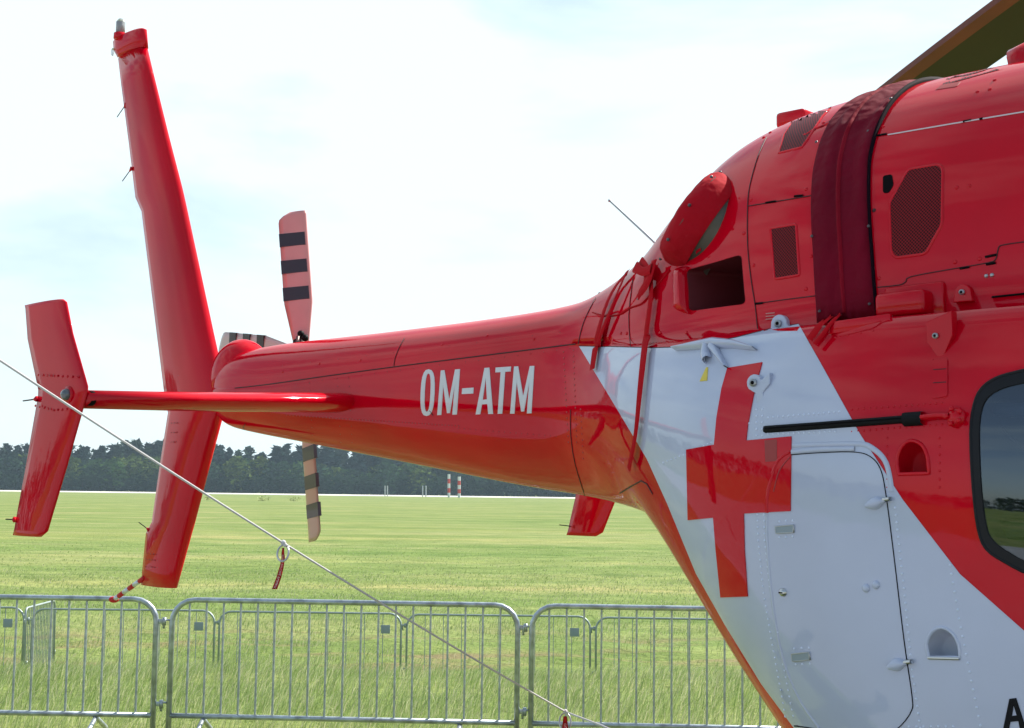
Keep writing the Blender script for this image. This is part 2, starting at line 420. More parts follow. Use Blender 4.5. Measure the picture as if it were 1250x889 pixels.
def cup(name, poly, depth, m, parent, shrink=.25, direction=None, steps=5, rim=.002):
    """the inside of a recess: walls running in from the outline, closed by a floor"""
    P = [hit(x, y) for x, y in poly]; n = sum((q[1] for q in P), Vector()).normalized()
    d = direction if direction is not None else -n
    c = sum((q[0] for q in P), Vector()) / len(P); bm = bmesh.new(); rings = []
    for k in range(steps + 1):
        t = k / steps; prof = math.sin(t * math.pi / 2); sc = 1 - shrink * (1 - math.cos(t * math.pi / 2))
        rings.append([bm.verts.new(c + (q[0] - c) * sc + d * depth * prof + (q[1] * rim if k == 0 else Vector())) for q in P])
    for a, b in zip(rings, rings[1:]):
        for k in range(len(P)): bm.faces.new((a[k], a[(k + 1) % len(P)], b[(k + 1) % len(P)], b[k]))
    bm.faces.new(rings[-1])
    return mk(name, bm, m, parent, recalc=False)

HEL = empty('helicopter', hp(2.6, 0, 0), -TH)
tag(HEL, 'red and white rescue helicopter with a red cross and OM-ATM on its tail boom', 'helicopter')

# outlines of the openings, measured on the photograph
INTAKE = rounded([(839, 330), (905, 311), (910, 371), (842, 380)], 6)
CUP1 = curve([(1097, 579), (1095, 560), (1101, 545), (1112, 538), (1125, 543), (1132, 557), (1134, 578)], 3)
CUP2 = curve([(1134, 803), (1131, 785), (1138, 771), (1150, 766), (1163, 773), (1171, 788), (1172, 803)], 3)
WIN = curve([(1250, 468), (1226, 474), (1208, 484), (1199, 500), (1196, 530), (1198, 590), (1204, 640), (1213, 660), (1235, 676), (1262, 688), (1330, 700), (1380, 690), (1398, 640), (1400, 520), (1385, 470), (1330, 458), (1290, 460)], 3)
WINO = curve([(1250, 453), (1220, 461), (1200, 474), (1190, 495), (1186, 530), (1189, 595), (1195, 645), (1205, 670), (1228, 686), (1262, 702), (1330, 716), (1395, 704), (1413, 650), (1415, 510), (1398, 458), (1335, 442), (1290, 446)], 3)
hull = hb.copy()
for q in (INTAKE, CUP1, CUP2, WIN): cut_hole(hull, q)
me = bpy.data.meshes.new('fuselage'); hull.normal_update(); hull.to_mesh(me); me.shade_smooth()
# keep the reflections smooth round the openings
hull.verts.ensure_lookup_table(); vn = []
for v in hull.verts:
    co, n, i, d = BVH.find_nearest(v.co); vn.append(tuple(interp_n(co, i)))
me.normals_split_custom_set_from_vertices(vn); hull.free()
FUS = link('fuselage', me, RED, HEL)
cup('step_recess', CUP1, .055, CUPR, HEL, .3, direction=(-SB - UP * .25).normalized())
tag(bpy.data.objects['step_recess'], 'red step recess beside the window')
cw = cup('step_recess', CUP2, .055, CUPW, HEL, .3, direction=(-SB - UP * .25).normalized()); tag(cw, 'white step recess low on the side')
ribbon('step_edge', [(1134, 803), (1172, 804)], .007, .004, STEEL, cw, .002)
ribbon('step_rim', CUP2 + [CUP2[0]], .008, .001, WHITE, cw, .003); ribbon('step_rim', CUP1 + [CUP1[0]], .008, .001, RED, bpy.data.objects['step_recess'], .003)
ik = cup('engine_intake', INTAKE, .22, CABIN, HEL, .12, direction=(-SB * .9 + FW * .45).normalized())
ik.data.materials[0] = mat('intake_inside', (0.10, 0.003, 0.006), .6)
# bulged lip behind the intake
LIPP = curve([(841, 326), (833, 327), (826, 334), (822.5, 347), (823, 362), (828, 374), (835, 381), (843, 384)], 4) + [(841.5, 378), (838.5, 332)]
def lipw(x, y):
    t = max(0, min(1, (x - 822.5) / 17)); u = max(0, min(1, min(y - 325, 385 - y) / 12)); return .030 * math.sin(t * math.pi / 2) ** .8 * math.sin(u * math.pi / 2)
patch('intake_lip', LIPP, .001, RED, HEL, 2.5, wave=lipw)

# --- livery -------------------------------------------------------------
WPOLY = [(707, 422.5), (760, 424), (800, 425), (830, 424), (860, 420), (900, 412), (940, 402), (975, 396), (1000, 440), (1050, 530), (1102, 610), (1172, 701), (1250, 770), (1330, 832), (1330, 1000), (1050, 1000),
         (970, 889), (930, 835), (885, 762), (850, 700), (815, 615), (790, 560), (748, 490)]
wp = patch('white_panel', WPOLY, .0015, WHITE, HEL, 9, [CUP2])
CROSSP = [(889, 450), (931.5, 443), (922, 478), (914, 520), (912, 538), (967, 533), (966, 624), (909, 627), (910, 670), (914, 728), (881, 729), (875, 670), (872, 632), (841, 635), (839, 549), (873, 543), (876, 510), (882, 475)]
patch('red_cross', CROSSP, .0040, CROSS, HEL, 8)
patch('tape_patch', [(935, 538), (950, 537), (950, 563), (936, 564)], .0046, mat('faded_red', (.30, .02, .02), .5), HEL, 8)

def z6(pts, ox=500, oy=360, k=3.9): return [(ox + x / k, oy + y / k) for x, y in pts]
def letter(pts, holes=(), m=LETTER, off=.0018):
    return patch('letter', z6(pts), off, m, HEL, 7, [z6(h) for h in holes])
def oring(cx, cy, rx, ry, sk, n=20, e=2.6):
    out = []
    for k in range(n):
        a = 2 * math.pi * k / n; c, s_ = math.cos(a), math.sin(a)
        x = math.copysign(abs(c) ** (2 / e), c) * rx; y = math.copysign(abs(s_) ** (2 / e), s_) * ry; out.append((cx + x - y * sk, cy + y))
    return out
letter(oring(87, 466, 33, 111, .045), [oring(87, 466, 14, 91, .045)])
letter([(133, 573), (150, 361), (167, 359), (190, 500), (218, 356), (241, 354), (226, 570), (205, 571), (217, 425), (193, 563), (180, 564), (161, 430), (152, 572)])
letter([(252, 446), (306, 442), (304, 470), (250, 473)])
letter([(316, 570), (358, 349), (381, 347), (398, 567), (376, 568), (372, 520), (345, 522), (337, 569)], [[(349, 500), (370, 498), (364, 395)]])
letter([(411, 347), (484, 342), (482, 365), (456, 367), (442, 566), (421, 567), (435, 369), (410, 370)])
letter([(480, 566), (499, 342), (518, 341), (542, 485), (574, 340), (595, 339), (581, 564), (560, 565), (572, 410), (546, 555), (533, 556), (511, 412), (500, 566)])
lt = patch('letter', [(1225, 892), (1233, 853), (1241, 852), (1253, 889), (1246, 890), (1244, 880), (1234, 881), (1232, 892)], .0035, BLACKP, HEL, 8, [[(1236, 874), (1242, 873), (1238, 860)]]); tag(lt, 'black letter A low on the white side')

# --- seams and panel lines -----------------------------------------------
def seam(pts, w=.0035, m=SEAM, name='panel_seam', off=.0022, crown=0.0): return ribbon(name, pts, w * .8, off, m, HEL, crown)
MS = curve([(287, 474), (330, 469), (400, 459), (481, 448), (560, 438), (640, 428), (703, 420)], 4)
seam(MS, .005)
seam(curve([(494, 413), (489, 422), (483, 436), (481, 447)], 3), .003)
seam(curve([(735, 352), (722, 374), (712, 396), (706, 420)], 3), .0035)
seam(curve([(697, 500), (697, 530), (702, 565), (714, 605)], 3), .003)
seam(curve([(300, 517), (297, 522), (300, 529), (308, 534)], 3), .003)
seam(curve([(773, 340), (768, 385), (770, 423)], 3), .002)
seam([(707, 422.5), (760, 424), (800, 425), (830, 424), (860, 420), (900, 412), (940, 402), (975, 396)], .003)
seam(curve([(936, 168), (926, 190), (916, 225), (913, 252), (913, 300), (917, 340), (922, 372), (925, 402)], 3), .003)
seam([(913, 252), (950, 246), (991, 239)], .003); seam([(922, 371), (958, 366), (998, 361)], .003)
seam([(1084, 165), (1160, 152), (1250, 137), (1300, 128)], .004, mat('seam_light', (.55, .5, .52), .3, .5), 'seam_highlight')  # pale strip painted as the highlight along this cowling seam
seam(curve([(1071, 351), (1098, 348), (1106, 344), (1112, 338), (1160, 329), (1206, 321), (1216, 316), (1219, 303), (1226, 299), (1262, 294)], 3), .003)
seam([(1211, 363), (1250, 359), (1290, 355)], .006, GAP, 'panel_gap')
seam([(757, 602), (770, 594), (783, 587), (790, 591), (797, 603)], .005, SEAM)
for a, b in (((935, 248), (948, 246)), ((970, 240), (981, 239)), ((1176, 149), (1186, 147)), ((1196, 146), (1200, 145)), ((1071, 166), (1083, 164)), ((1172, 328), (1184, 326)), ((1204, 323), (1216, 321)), ((1203, 314), (1217, 311)), ((922, 371), (932, 370))):
    seam([a, b], .007, GAP, 'latch', .003)
# rounded trim lip of the boarding door frame and the door
ribbon('window_seal', WINO[:0] + [(x, y) for x, y in WINO] + [WINO[0]], .008, .002, RUBBER, HEL, .004)
wf = patch('window_frame', WINO, .004, RUBBER, HEL, 9, [WIN])
gl = patch('window', WIN, .0008, GLASS, HEL, 9, skirt=False)
ci = cup('cabin_interior', WIN, .75, CABIN, HEL, .08, direction=-SB)
b = bmesh.new()
def inside(x, y, d): co, n = hit(x, y); return co - SB * d
tube(b, [inside(1200, 497, .06), inside(1300, 502, .06)], .016); mk('window_rail', b, mat('blue_bar', (.05, .07, .12), .4), HEL)
b = bmesh.new(); tube(b, [inside(x, y, .10) for x, y in curve([(1192, 515), (1215, 540), (1240, 552), (1290, 556)], 5)], .004); mk('cable', b, BLACK, HEL)
b = bmesh.new(); box(b, inside(1250, 648, .10), .5, .06, .04, Matrix((FW, SB, UP)).transposed(), .008); mk('armrest', b, mat('dark_trim', (.012, .025, .02), .5), HEL)

DOOR = curve([(975, 852), (955, 800), (943, 730), (937, 660), (939, 600), (948, 568), (962, 555), (1000, 552), (1042, 551), (1062, 556), (1075, 572), (1082, 603), (1092, 680), (1104, 780), (1114, 855), (1112, 872), (1098, 887), (1050, 890), (1000, 887)], 4)
ribbon('door_lip', curve([(1000, 889), (975, 852), (955, 800), (943, 730), (937, 660), (937, 628)], 5), .010, .0020, WHITE, HEL, .0012)
ribbon('door_lip', curve([(937, 626), (939, 600), (948, 568), (958, 556), (966, 552)], 5), .010, .0045, CROSS, HEL, .0012)
ribbon('door_lip', curve([(967, 552), (1000, 549), (1044, 548)], 5), .012, .0030, WHITE, HEL, .0015)
D1 = curve([(960, 556), (1000, 553), (1042, 552), (1062, 557), (1075, 572), (1082, 603), (1092, 680), (1104, 780), (1114, 850), (1113, 868), (1100, 886), (1088, 893)], 5)
seam(D1, .0026, GAP, 'door_gap', .003)
ribbon('door_lip', curve([(968, 544), (1044, 542), (1066, 548), (1082, 566), (1089, 600)], 5), .012, .002, WHITE, HEL, .0015)
seam(curve([(946, 600), (953, 575), (966, 558)], 4), .004, mat('cross_edge', (.33, .006, .01), .4), 'door_edge', .0052)
seam(curve([(1018, 893), (987, 888), (970, 886)], 3), .004, GAP, 'door_gap')
def latch_handle(x0, y0, x1, y1):
    b = bmesh.new(); ribbon_bm(b, [(x0, y0), ((x0 + x1) / 2, (y0 + y1) / 2 - 1), (x1, y1)], .022, .004, .010, 2, lambda t: .35 + .9 * math.sin(math.pi * min(1, t * 1.1 + .05)))
    h_ = mk('door_latch', b, WHITE, HEL)
    b = bmesh.new(); ribbon_bm(b, [(x1 - 3, y1 - 1), (x1 + 5, y1 - 2)], .009, .010, .004, 2); mk('latch_tip', b, STEEL, h_)
latch_handle(1060, 618, 1084, 611); latch_handle(1087, 814, 1110, 809)
for q in ([(948, 643), (970, 641), (970, 650), (949, 651)], [(968, 798), (989, 796), (990, 805), (969, 807)]):
    o_ = patch('inspection_window', q, .005, PLATE, HEL, 8); ribbon('window_frame', q + [q[0]], .003, .0055, DULL, o_)
b = bmesh.new(); co, n = hit(957, 723); dome(b, co + n * .002, n, .010, .009, 12); lk = mk('door_lock', b, STEEL, HEL)
b = bmesh.new(); box(b, co + n * .010, .010, .003, .003, Matrix((FW, SB, UP)).transposed()); mk('key_slot', b, GAP, lk)
for x, y in ((1058, 718), (1070, 714)):
    b = bmesh.new(); co, n = hit(x, y); dome(b, co + n * .001, n, .010, .007, 10); mk('button_cap', b, WHITE, HEL)

# sliding door rail
ribbon('slide_rail', [(935, 524.5), (1000, 520), (1106, 512)], .017, .006, BLACK, HEL, .004)
ribbon('rail_groove', [(938, 524), (1000, 519.6), (1104, 511.8)], .004, .011, GAP, HEL, .0005)
ribbon('rail_end', [(1105, 512.5), (1128, 511)], .030, .010, BLACK, HEL, .006, 3)
ribbon('rail_arm', [(1128, 511), (1146, 509), (1162, 509)], .012, .010, RED, HEL, .008, 3)
b = bmesh.new(); co, n = hit(1168, 510); dome(b, co, n, .022, .015, 10); kn = mk('rail_knob', b, RED, HEL)
b = bmesh.new()
for k in range(5):
    a = k * 2 * math.pi / 5; x_, y_ = frame_of(n); dome(b, co + n * .014 + (x_ * math.cos(a) + y_ * math.sin(a)) * .016, n, .006, .006, 6)
mk('knob_bolt', b, RED, kn)

# rivets
RV = []
RV += line_pts((688, 430), (694, 540), 7) + line_pts((700, 428), (704, 540), 7) + line_pts((709, 500), (712, 560), 7)
rivets('rivets', RV, .0034, mat('rivet_red', (.40, .006, .01), .45, 0, .3), HEL, label='double rows of red rivets on the tail boom joint')
RV = line_pts((846, 552), (915, 517), 5) + line_pts((810, 565), (845, 552), 5) + line_pts((938, 510), (1025, 503), 6) + line_pts((938, 530), (1020, 527), 6)
RV += poly_pts([(924, 500), (924, 540), (924, 600), (926, 660), (932, 720), (942, 780), (955, 850), (960, 880)], 8) + poly_pts([(931, 500), (931, 540), (932, 600), (934, 660), (941, 720), (951, 780), (964, 850), (970, 880)], 8)
RV += poly_pts([(1093, 620), (1104, 720), (1114, 820), (1124, 889)], 9) + poly_pts([(1160, 690), (1167, 730), (1172, 760), (1183, 815), (1194, 870), (1198, 889)], 11)
RV += [(x, 889 - 2) for x in range(1110, 1170, 9)] + [(952, 637), (960, 636), (968, 636), (952, 656), (960, 656), (968, 655), (970, 792), (979, 791), (988, 791), (972, 811), (980, 811), (989, 810)]
rivets('rivets', RV, .0034, mat('rivet_white', (.60, .66, .80), .5, 0, .3), HEL, off=.0012, label='lines of white rivets on the side panels')
RV = line_pts((1040, 500), (1150, 492), 7) + line_pts((1040, 527), (1150, 518), 7) + [(x, y) for x in (1083, 1147) for y in range(535, 600, 10)]
RV += [(1146 + dx, y) for dx in (-7, 0, 7) for y in range(440, 486, 9)] + line_pts((1020, 412), (1066, 404), 12)
rivets('rivets', RV, .0030, RED, HEL, label='lines of red rivets beside the window')
RV = line_pts((378, 468), (382, 540), 9) + line_pts((412, 462), (416, 540), 9) + line_pts((426, 462), (430, 540), 9) + line_pts((350, 507), (560, 520), 4)
rivets('rivets', RV, .0026, mat('rivet_dark', (.30, .006, .01), .5), HEL, label='fine rivet rows around the stabiliser root')
for x, y in ((997, 205), (1005, 150), (990, 313), (984, 353), (917, 244), (984, 231), (1073, 340), (1078, 155), (1166, 320), (1196, 316), (940, 162), (932, 168), (908, 285), (920, 324), (1193, 112), (1208, 109), (1168, 229), (1183, 227), (765, 407), (758, 407), (806, 406), (838, 406), (1067, 257), (1214, 98), (440, 440), (390, 444), (345, 454), (540, 421), (595, 410), (652, 414)):
    b = bmesh.new(); co, n = hit(x, y); dome(b, co, n, .0052, .003, 8); mk('screw', b, RED if x != 1067 else SEAM, HEL)

RV = poly_pts([(330, 474), (400, 464), (481, 453), (560, 443), (640, 433), (700, 425)], 16) + poly_pts([(345, 446), (420, 438), (500, 428), (600, 416), (690, 405)], 34) + poly_pts([(560, 523), (680, 533)], 7)
rivets('rivets', RV, .0022, mat('rivet_fine', (.34, .004, .01), .5), HEL, label='fine rivets following the seam of the tail boom')
# mesh grilles and vents
G1 = rounded([(941, 279), (972, 274), (976, 336), (946, 341)], 3); G2 = rounded([(1109, 207), (1146, 201), (1151, 206), (1150, 274), (1130, 310), (1093, 315), (1088, 307), (1086, 248)], 5)
G3 = [(951, 187), (957, 165), (970, 145), (984, 135), (1018, 128), (1004, 142), (986, 170), (979, 180)]
for g in (G1, G2, G3):
    o_ = patch('mesh_grille', g, .0016, MESHR, HEL, 4 if g is G3 else 9, uv=True, skirt=False); ribbon('grille_frame', g + [g[0]], .007, .001, RED, o_, .002, 4)
patch('air_vent', rounded([(1078, 215), (1089, 213), (1091, 226), (1085, 236), (1078, 236)], 3), .0012, GAP, HEL, 8)
g = rounded([(1142, 110), (1150, 104), (1173, 100), (1168, 106)], 2); patch('air_vent', g, .0012, mat('vent_red', (.3, .004, .006), .6), HEL, 8)
G4 = [(1147, 96), (1175, 88), (1215, 79), (1225, 79), (1190, 90), (1160, 96)]; patch('mesh_grille', G4, .001, MESHR, HEL, 9, uv=True, skirt=False)
for k in range(3): ribbon('placard', [(935, 383 + 3.5 * k), (946, 382 + 3.5 * k)], .003, .001, mat('placard_grey%d' % k, (.5, .2, .18), .5), HEL)

# box, ledge parts, lugs
def hbox(name, x, y, sx, sy, sz, m, out=0.0, bev=.008, parent=None, roll=0.0, lean=0.0):
    co, n = hit(x, y); M = Matrix((FW, SB, UP)).transposed() @ Matrix.Rotation(roll, 3, 'Y') @ Matrix.Rotation(lean, 3, 'X')
    b = bmesh.new(); box(b, co + n * out, sx, sy, sz, M, bev); return mk(name, b, m, parent or HEL)
fl = hbox('flange', 1118, 371, .140, .03, .088, RED, -.004, .006, roll=-.02); hbox('service_box', 1112, 378, .118, .09, .054, RED, .015, .011, roll=-.02)
hbox('ledge_plate', 1050, 396, .15, .012, .028, RED, .000, .003, roll=-.05); patch('ledge_plate', rounded([(1021, 412), (1066, 401), (1078, 392), (1020, 400)], 4), .002, RED, HEL, 6)
patch('doubler_plate', rounded([(1139, 440), (1157, 438), (1157, 484), (1138, 487)], 3), .003, RED, HEL, 6)
for y_ in (452, 468): seam([(1140, y_), (1156, y_ - 1)], .003, SEAM, 'plate_joint', .0036)
for x, y in ((1204, 337), (1211, 336)):
    b = bmesh.new(); co, n = hit(x, y); dome(b, co, n, .005, .004, 6); mk('bolt', b, DULL, HEL)
def lug(x, y, pts, m=WHITE, br=.009):
    co, n = hit(x, y); b = bmesh.new(); v0 = []; v1 = []
    for dx, dz in pts:
        q = co + FW * dx + UP * dz; v0.append(b.verts.new(q - SB * .01)); v1.append(b.verts.new(q + SB * .016))
    N = len(pts)
    for k in range(N): b.faces.new((v0[k], v0[(k + 1) % N], v1[(k + 1) % N], v1[k]))
    b.faces.new(v1); b.faces.new(v0[::-1]); bmesh.ops.recalc_face_normals(b, faces=b.faces[:]); bmesh.ops.bevel(b, geom=b.edges[:], offset=.002, segments=2, profile=.5, affect='EDGES'); o_ = mk('mounting_lug', b, m, HEL, smooth=False)
    b = bmesh.new(); x_, y_ = frame_of(SB); tube(b, [co + SB * .014, co + SB * .022], br, 12); mk('bolt', b, DULL, o_)
    b = bmesh.new(); tube(b, [co + SB * .020, co + SB * .0235], br * .5, 10); mk('bolt_hole', b, GAP, o_)
lug(955, 396, [(.022 * math.cos(a), .022 * math.sin(a)) for a in np.linspace(math.pi * 1.05, -.1, 9)] + [(.045, -.025), (.045, -.05), (-.03, -.05)])
lug(925, 468, [(.020 * math.cos(a), .020 * math.sin(a)) for a in np.linspace(math.pi * 1.25, .3, 9)] + [(.042, .022), (.042, -.004), (.024, -.022), (.030, -.06), (.010, -.06), (.004, -.024)])
lug(1147, 411, [(-.022, .03), (.034, .05), (.036, .0), (.010, -.055), (-.020, -.012)], RED, .006)
lug(1179, 358, [(.018 * math.cos(a), .018 * math.sin(a)) for a in np.linspace(math.pi, 0, 8)] + [(.022, -.02), (-.022, -.02)], RED, .006)
# small white bracket and sticker under the cowling line
b = bmesh.new(); ribbon_bm(b, [(826, 428), (850, 424), (874, 420), (900, 422), (925, 428)], .024, .012, .010, 3, lambda t: .15 + math.sin(math.pi * t) * .8); mk('cable_cutter', b, WHITE, HEL)
b = bmesh.new(); ribbon_bm(b, [(872, 424), (880, 436), (890, 450)], .020, .008, .012, 3, lambda t: 1.2 - t); mk('bracket', b, WHITE, HEL)
b = bmesh.new(); ribbon_bm(b, [(866, 424), (864, 434), (866, 441)], .024, .010, .012, 3); mk('bracket', b, WHITE, HEL)
patch('warning_sticker', [(855, 466), (863, 449), (865, 449), (864, 465)], .003, YEL, HEL, 8)

# --- covers ---------------------------------------------------------------
def band(name, sL, sR, u0, u1, off, m, ns=14, nu=90, parent=HEL, wav=.0):
    """cloth wrapped over the cowling between two stations"""
    b = bmesh.new(); rows = []
    for j in range(nu + 1):
        u = u0 + (u1 - u0) * j / nu; row = []
        for i in range(ns + 1):
            a = i / ns; s = sL(u) + (sR(u) - sL(u)) * a; zt, zb, w, zw, ps, zs, pc, nu_, nl = params(s)
            zc = zs + .012; U = abs(u); sg = 1 if u >= 0 else -1      # u: 1 starboard foot, 0 crown, -1 port foot
            an = (1 - U) * math.pi / 2
            p = pc * max(0, math.cos(an)) ** (2 / nu_); z = zc + (zt - zc) * math.sin(an) ** (2 / nu_)
            q = hp(s, sg * p, z); co, n, idx, d = BVH.find_nearest(q); n = interp_n(co, idx)
            edge = min(a, 1 - a) * 6
            o = off * min(1, .35 + edge) + wav * (math.sin(a * 21 + u * 3) * .5 + math.sin(a * 9 + u * 7 + 1) * .6) * (1 - U * .75) * 1.4
            row.append(b.verts.new(co + n * o))
        rows.append(row)
    for r1, r2 in zip(rows, rows[1:]):
        for k in range(ns): b.faces.new((r1[k], r1[k + 1], r2[k + 1], r2[k]))
    b.normal_update()
    be = [e for e in b.edges if len(e.link_faces) == 1]; r_ = bmesh.ops.extrude_edge_only(b, edges=be)
    for v in r_['geom']:
        if isinstance(v, bmesh.types.BMVert):
            co, n, idx, d = BVH.find_nearest(v.co); v.co = co + n * .0005
    return mk(name, b, m, parent)
def edge_fn(pts):
    U, S_ = [], []
    for x, y in pts:
        co, n = hit(x, y); q = co - HO; s_ = q.dot(FW); zt, zb, w, zw, ps, zs, pc, nu_, nl = params(s_)
        t = max(0, min(1, (co.z - zs - .012) / (zt - zs - .012))); an = math.asin(t ** (nu_ / 2)); U.append(1 - an / (math.pi / 2)); S_.append(s_)
    o = np.argsort(U); U = np.array(U)[o]; S_ = np.array(S_)[o]
    return lambda u: float(np.interp(abs(u), U, S_))
sL = edge_fn([(998, 385), (994, 310), (991, 250), (993, 210), (1001, 175), (1014, 148)])
sR = edge_fn([(1071, 380), (1066, 310), (1062, 240), (1063, 195), (1070, 165), (1086, 132)])
COVER = band('engine_cover', sL, sR, 1.0, -1.0, .009, CLOTH, ns=30, wav=.0055)
tag(COVER, 'dark red cloth cover wrapped over the engine cowling')
band('cover_piping', lambda u: sL(u) + (sR(u) - sL(u)) * .45, lambda u: sL(u) + (sR(u) - sL(u)) * .54, .995, -.995, .0150, CLOTHP, ns=3, parent=COVER)
band('cover_hem', lambda u: sR(u) - .004, lambda u: sR(u) + .002, .995, -.995, .012, mat('hem_dark', (.01, .004, .008), .8, 0, 0, .05), ns=2, parent=COVER)
for x, y in ((1063, 278), (1064, 374), (1003, 383), (994, 290), (999, 177), (1062, 164), (1089, 125)):
    b = bmesh.new(); co, n = hit(x, y); dome(b, co + n * .010, n, .004, .003, 8); mk('snap', b, SNAP, COVER)
ribbon('cover_tie', [(1018, 392), (1005, 401), (992, 418)], .024, .014, STRAP, COVER, .001, 3, None, .9)
ribbon('cover_tie', [(1030, 390), (1018, 402), (1000, 424)], .014, .018, STRAP, COVER, .001, 3, None, .9)

# exhaust pipe and its bag
_c, _n = hit(852, 276); ax = (-FW * .66 + SB * .46 + UP * .55).normalized()
ec = _c + ax * .026 - SB * .045 + UP * .010 - FW * .01; ex, ey = frame_of(ax); ey = (UP - ax * UP.dot(ax)).normalized(); ex = ey.cross(ax).normalized()
def ering(b, c, r, n=40, sx=1.0, wob=0.0, seed=0):
    return [b.verts.new(c + (ex * math.cos(a) * sx + ey * math.sin(a)) * r * (1 + wob * math.sin(5 * a + seed) + wob * .6 * math.sin(11 * a + 2 * seed))) for a in np.linspace(0, 2 * math.pi, n, endpoint=False)]
def skin(b, R):
    for a, c in zip(R, R[1:]):
        for k in range(len(a)): b.faces.new((a[k], a[(k + 1) % len(a)], c[(k + 1) % len(a)], c[k]))
ER = .128
b = bmesh.new(); R = [ering(b, ec + ax * t, r) for t, r in ((-.11, ER * .95), (-.02, ER), (.005, ER * 1.03), (.015, ER * 1.03), (.015, ER * .9), (-.08, ER * .88))]; skin(b, R); EXH = mk('exhaust_pipe', b, OLIVE, HEL)
b = bmesh.new(); R = [ering(b, ec + ax * (.012), ER * 1.075), ering(b, ec + ax * (.012), ER * 1.12)]
R = [ering(b, ec + ax * -.050, ER * 1.03)] + [ering(b, ec + ax * t, r, wob=w_, seed=t * 40) for t, r, w_ in ((-.046, ER * 1.05, .006), (-.012, ER * 1.07, .006), (.008, ER * 1.07, .016), (.020, ER * 1.03, .028), (.032, ER * .95, .038), (.041, ER * .80, .05), (.047, ER * .6, .05), (.050, ER * .3, .03), (.051, ER * .04, 0))]
skin(b, R); b.faces.new(R[-1]); bag = mk('exhaust_cover', b, CLOTHB, HEL); tag(bag, 'red cloth bag tied over the exhaust pipe')
for a in np.linspace(0, 2 * math.pi, 9)[:-1]:
    b = bmesh.new(); dome(b, ec + ax * .02 + (ex * math.cos(a) + ey * math.sin(a)) * ER * 1.075, (ex * math.cos(a) + ey * math.sin(a)), .005, .005, 6); mk('snap', b, SNAP, bag)

# hanging ties
rb = lambda pts, w, off=.014: ribbon('cover_tie', curve(pts, 4), w, off, STRAP, bag, .0008, 3, lambda t: (1.5 if w > .0185 else 2.1) * (.86 + .14 * math.sin(t * 7 + w * 900)), .93)
rb([(800, 335), (800, 365), (793, 420), (787, 480), (782, 530), (774, 571)], .019, .016)
rb([(772, 334), (757, 350), (745, 372), (736, 400), (731, 425), (727, 453)], .016, .012)
rb([(770, 336), (763, 352), (752, 378), (742, 402), (733, 424)], .010, .016)
rb([(790, 322), (797, 335), (795, 350), (787, 365)], .020, .022); rb([(808, 322), (803, 340), (797, 352), (790, 362)], .018, .026); rb([(786, 331), (796, 336), (806, 332)], .016, .030)
rb([(868, 240), (860, 262), (853, 285), (856, 310)], .012, .010)
ribbon('cord', curve([(724, 382), (740, 386), (757, 384), (770, 376), (785, 370), (800, 352), (818, 330)], 5), .004, .003, STRAP, bag, .001, 4)

# whip aerial and top fittings
b = bmesh.new(); tube(b, [on_plane(812, 309, .05), on_plane(797, 294, .05), on_plane(744, 245, .05)], .004, 6, radii=[.006, .004, .0028]); wh = mk('whip_aerial', b, DULL, HEL)
b = bmesh.new(); ball(b, on_plane(744, 245, .05), .005); mk('aerial_tip', b, DULL, wh)
b = bmesh.new(); box(b, on_plane(974, 148, -.22), .10, .10, .05, Matrix((FW, SB, UP)).transposed(), .012); mk('top_fairing', b, RED, HEL)
b = bmesh.new(); tube(b, [on_plane(1241, 84, .12), on_plane(1262, 74, .12)], .05, 16); tube(b, [on_plane(1247, 82, .12) + UP * .0, on_plane(1248, 90, .12) - UP * .1], .04, 10); mk('top_scoop', b, RED, HEL)

# --- fin, stabiliser, end plates -------------------------------------------
def foil(secs, n=14):
    """sections: (leading edge, trailing edge, half thickness, thickness direction)"""
    b = bmesh.new(); rings = []
    for le, te, h, d in secs:
        ring = []
        for sgn in (1, -1):
            for k in range(n):
                t = k / n if sgn == 1 else 1 - k / n
                xx = t * t * (3 - 2 * t) * .35 + t * .65 if False else t ** 1.6
                yt = h * (2.97 * math.sqrt(max(xx, 0)) - 1.26 * xx - 3.516 * xx ** 2 + 2.843 * xx ** 3 - 1.015 * xx ** 4)
                ring.append(b.verts.new(le.lerp(te, xx) + d * sgn * max(yt, .0025 if 0 < k else 0)))
        rings.append(ring)
    for a, c in zip(rings, rings[1:]):
        for k in range(len(a)): b.faces.new((a[k], a[(k + 1) % len(a)], c[(k + 1) % len(a)], c[k]))
    b.faces.new(rings[0]); b.faces.new(rings[-1][::-1]); bmesh.ops.remove_doubles(b, verts=b.verts[:], dist=1e-5)
    return b
def finsec(z, te, le, h): return (hp(le + .012, 0, z), hp(te, 0, z), h, SB)
fz = [(1.527, -1.497, -1.249, .030), (1.60, -1.492, -1.222, .036), (1.75, -1.475, -1.163, .042), (1.80, -1.432, -1.144, .044), (2.05, -1.385, -1.048, .050), (2.27, -1.338, -.963, .055),
      (2.36, -1.373, -.957, .055), (2.6, -1.440, -1.052, .050), (2.9, -1.523, -1.172, .046), (3.18, -1.600, -1.284, .042), (3.25, -1.654, -1.312, .041), (3.5, -1.722, -1.428, .036), (3.8, -1.808, -1.562, .030), (3.93, -1.842, -1.618, .027)]
FIN = mk('tail_fin', foil([finsec(z, a, c, h) for z, a, c, h in fz]), RED, HEL)
b = foil([finsec(3.935, -1.848, -1.616, .0285), finsec(3.98, -1.885, -1.622, .027), finsec(4.02, -1.892, -1.628, .025), finsec(4.030, -1.88, -1.65, .018)]); mk('fin_tip', b, RED, HEL)
b = bmesh.new(); tube(b, [hp(-1.83, 0, 4.02), hp(-1.83, 0, 4.045)], .030, 16); bc = mk('beacon', b, RED, HEL)
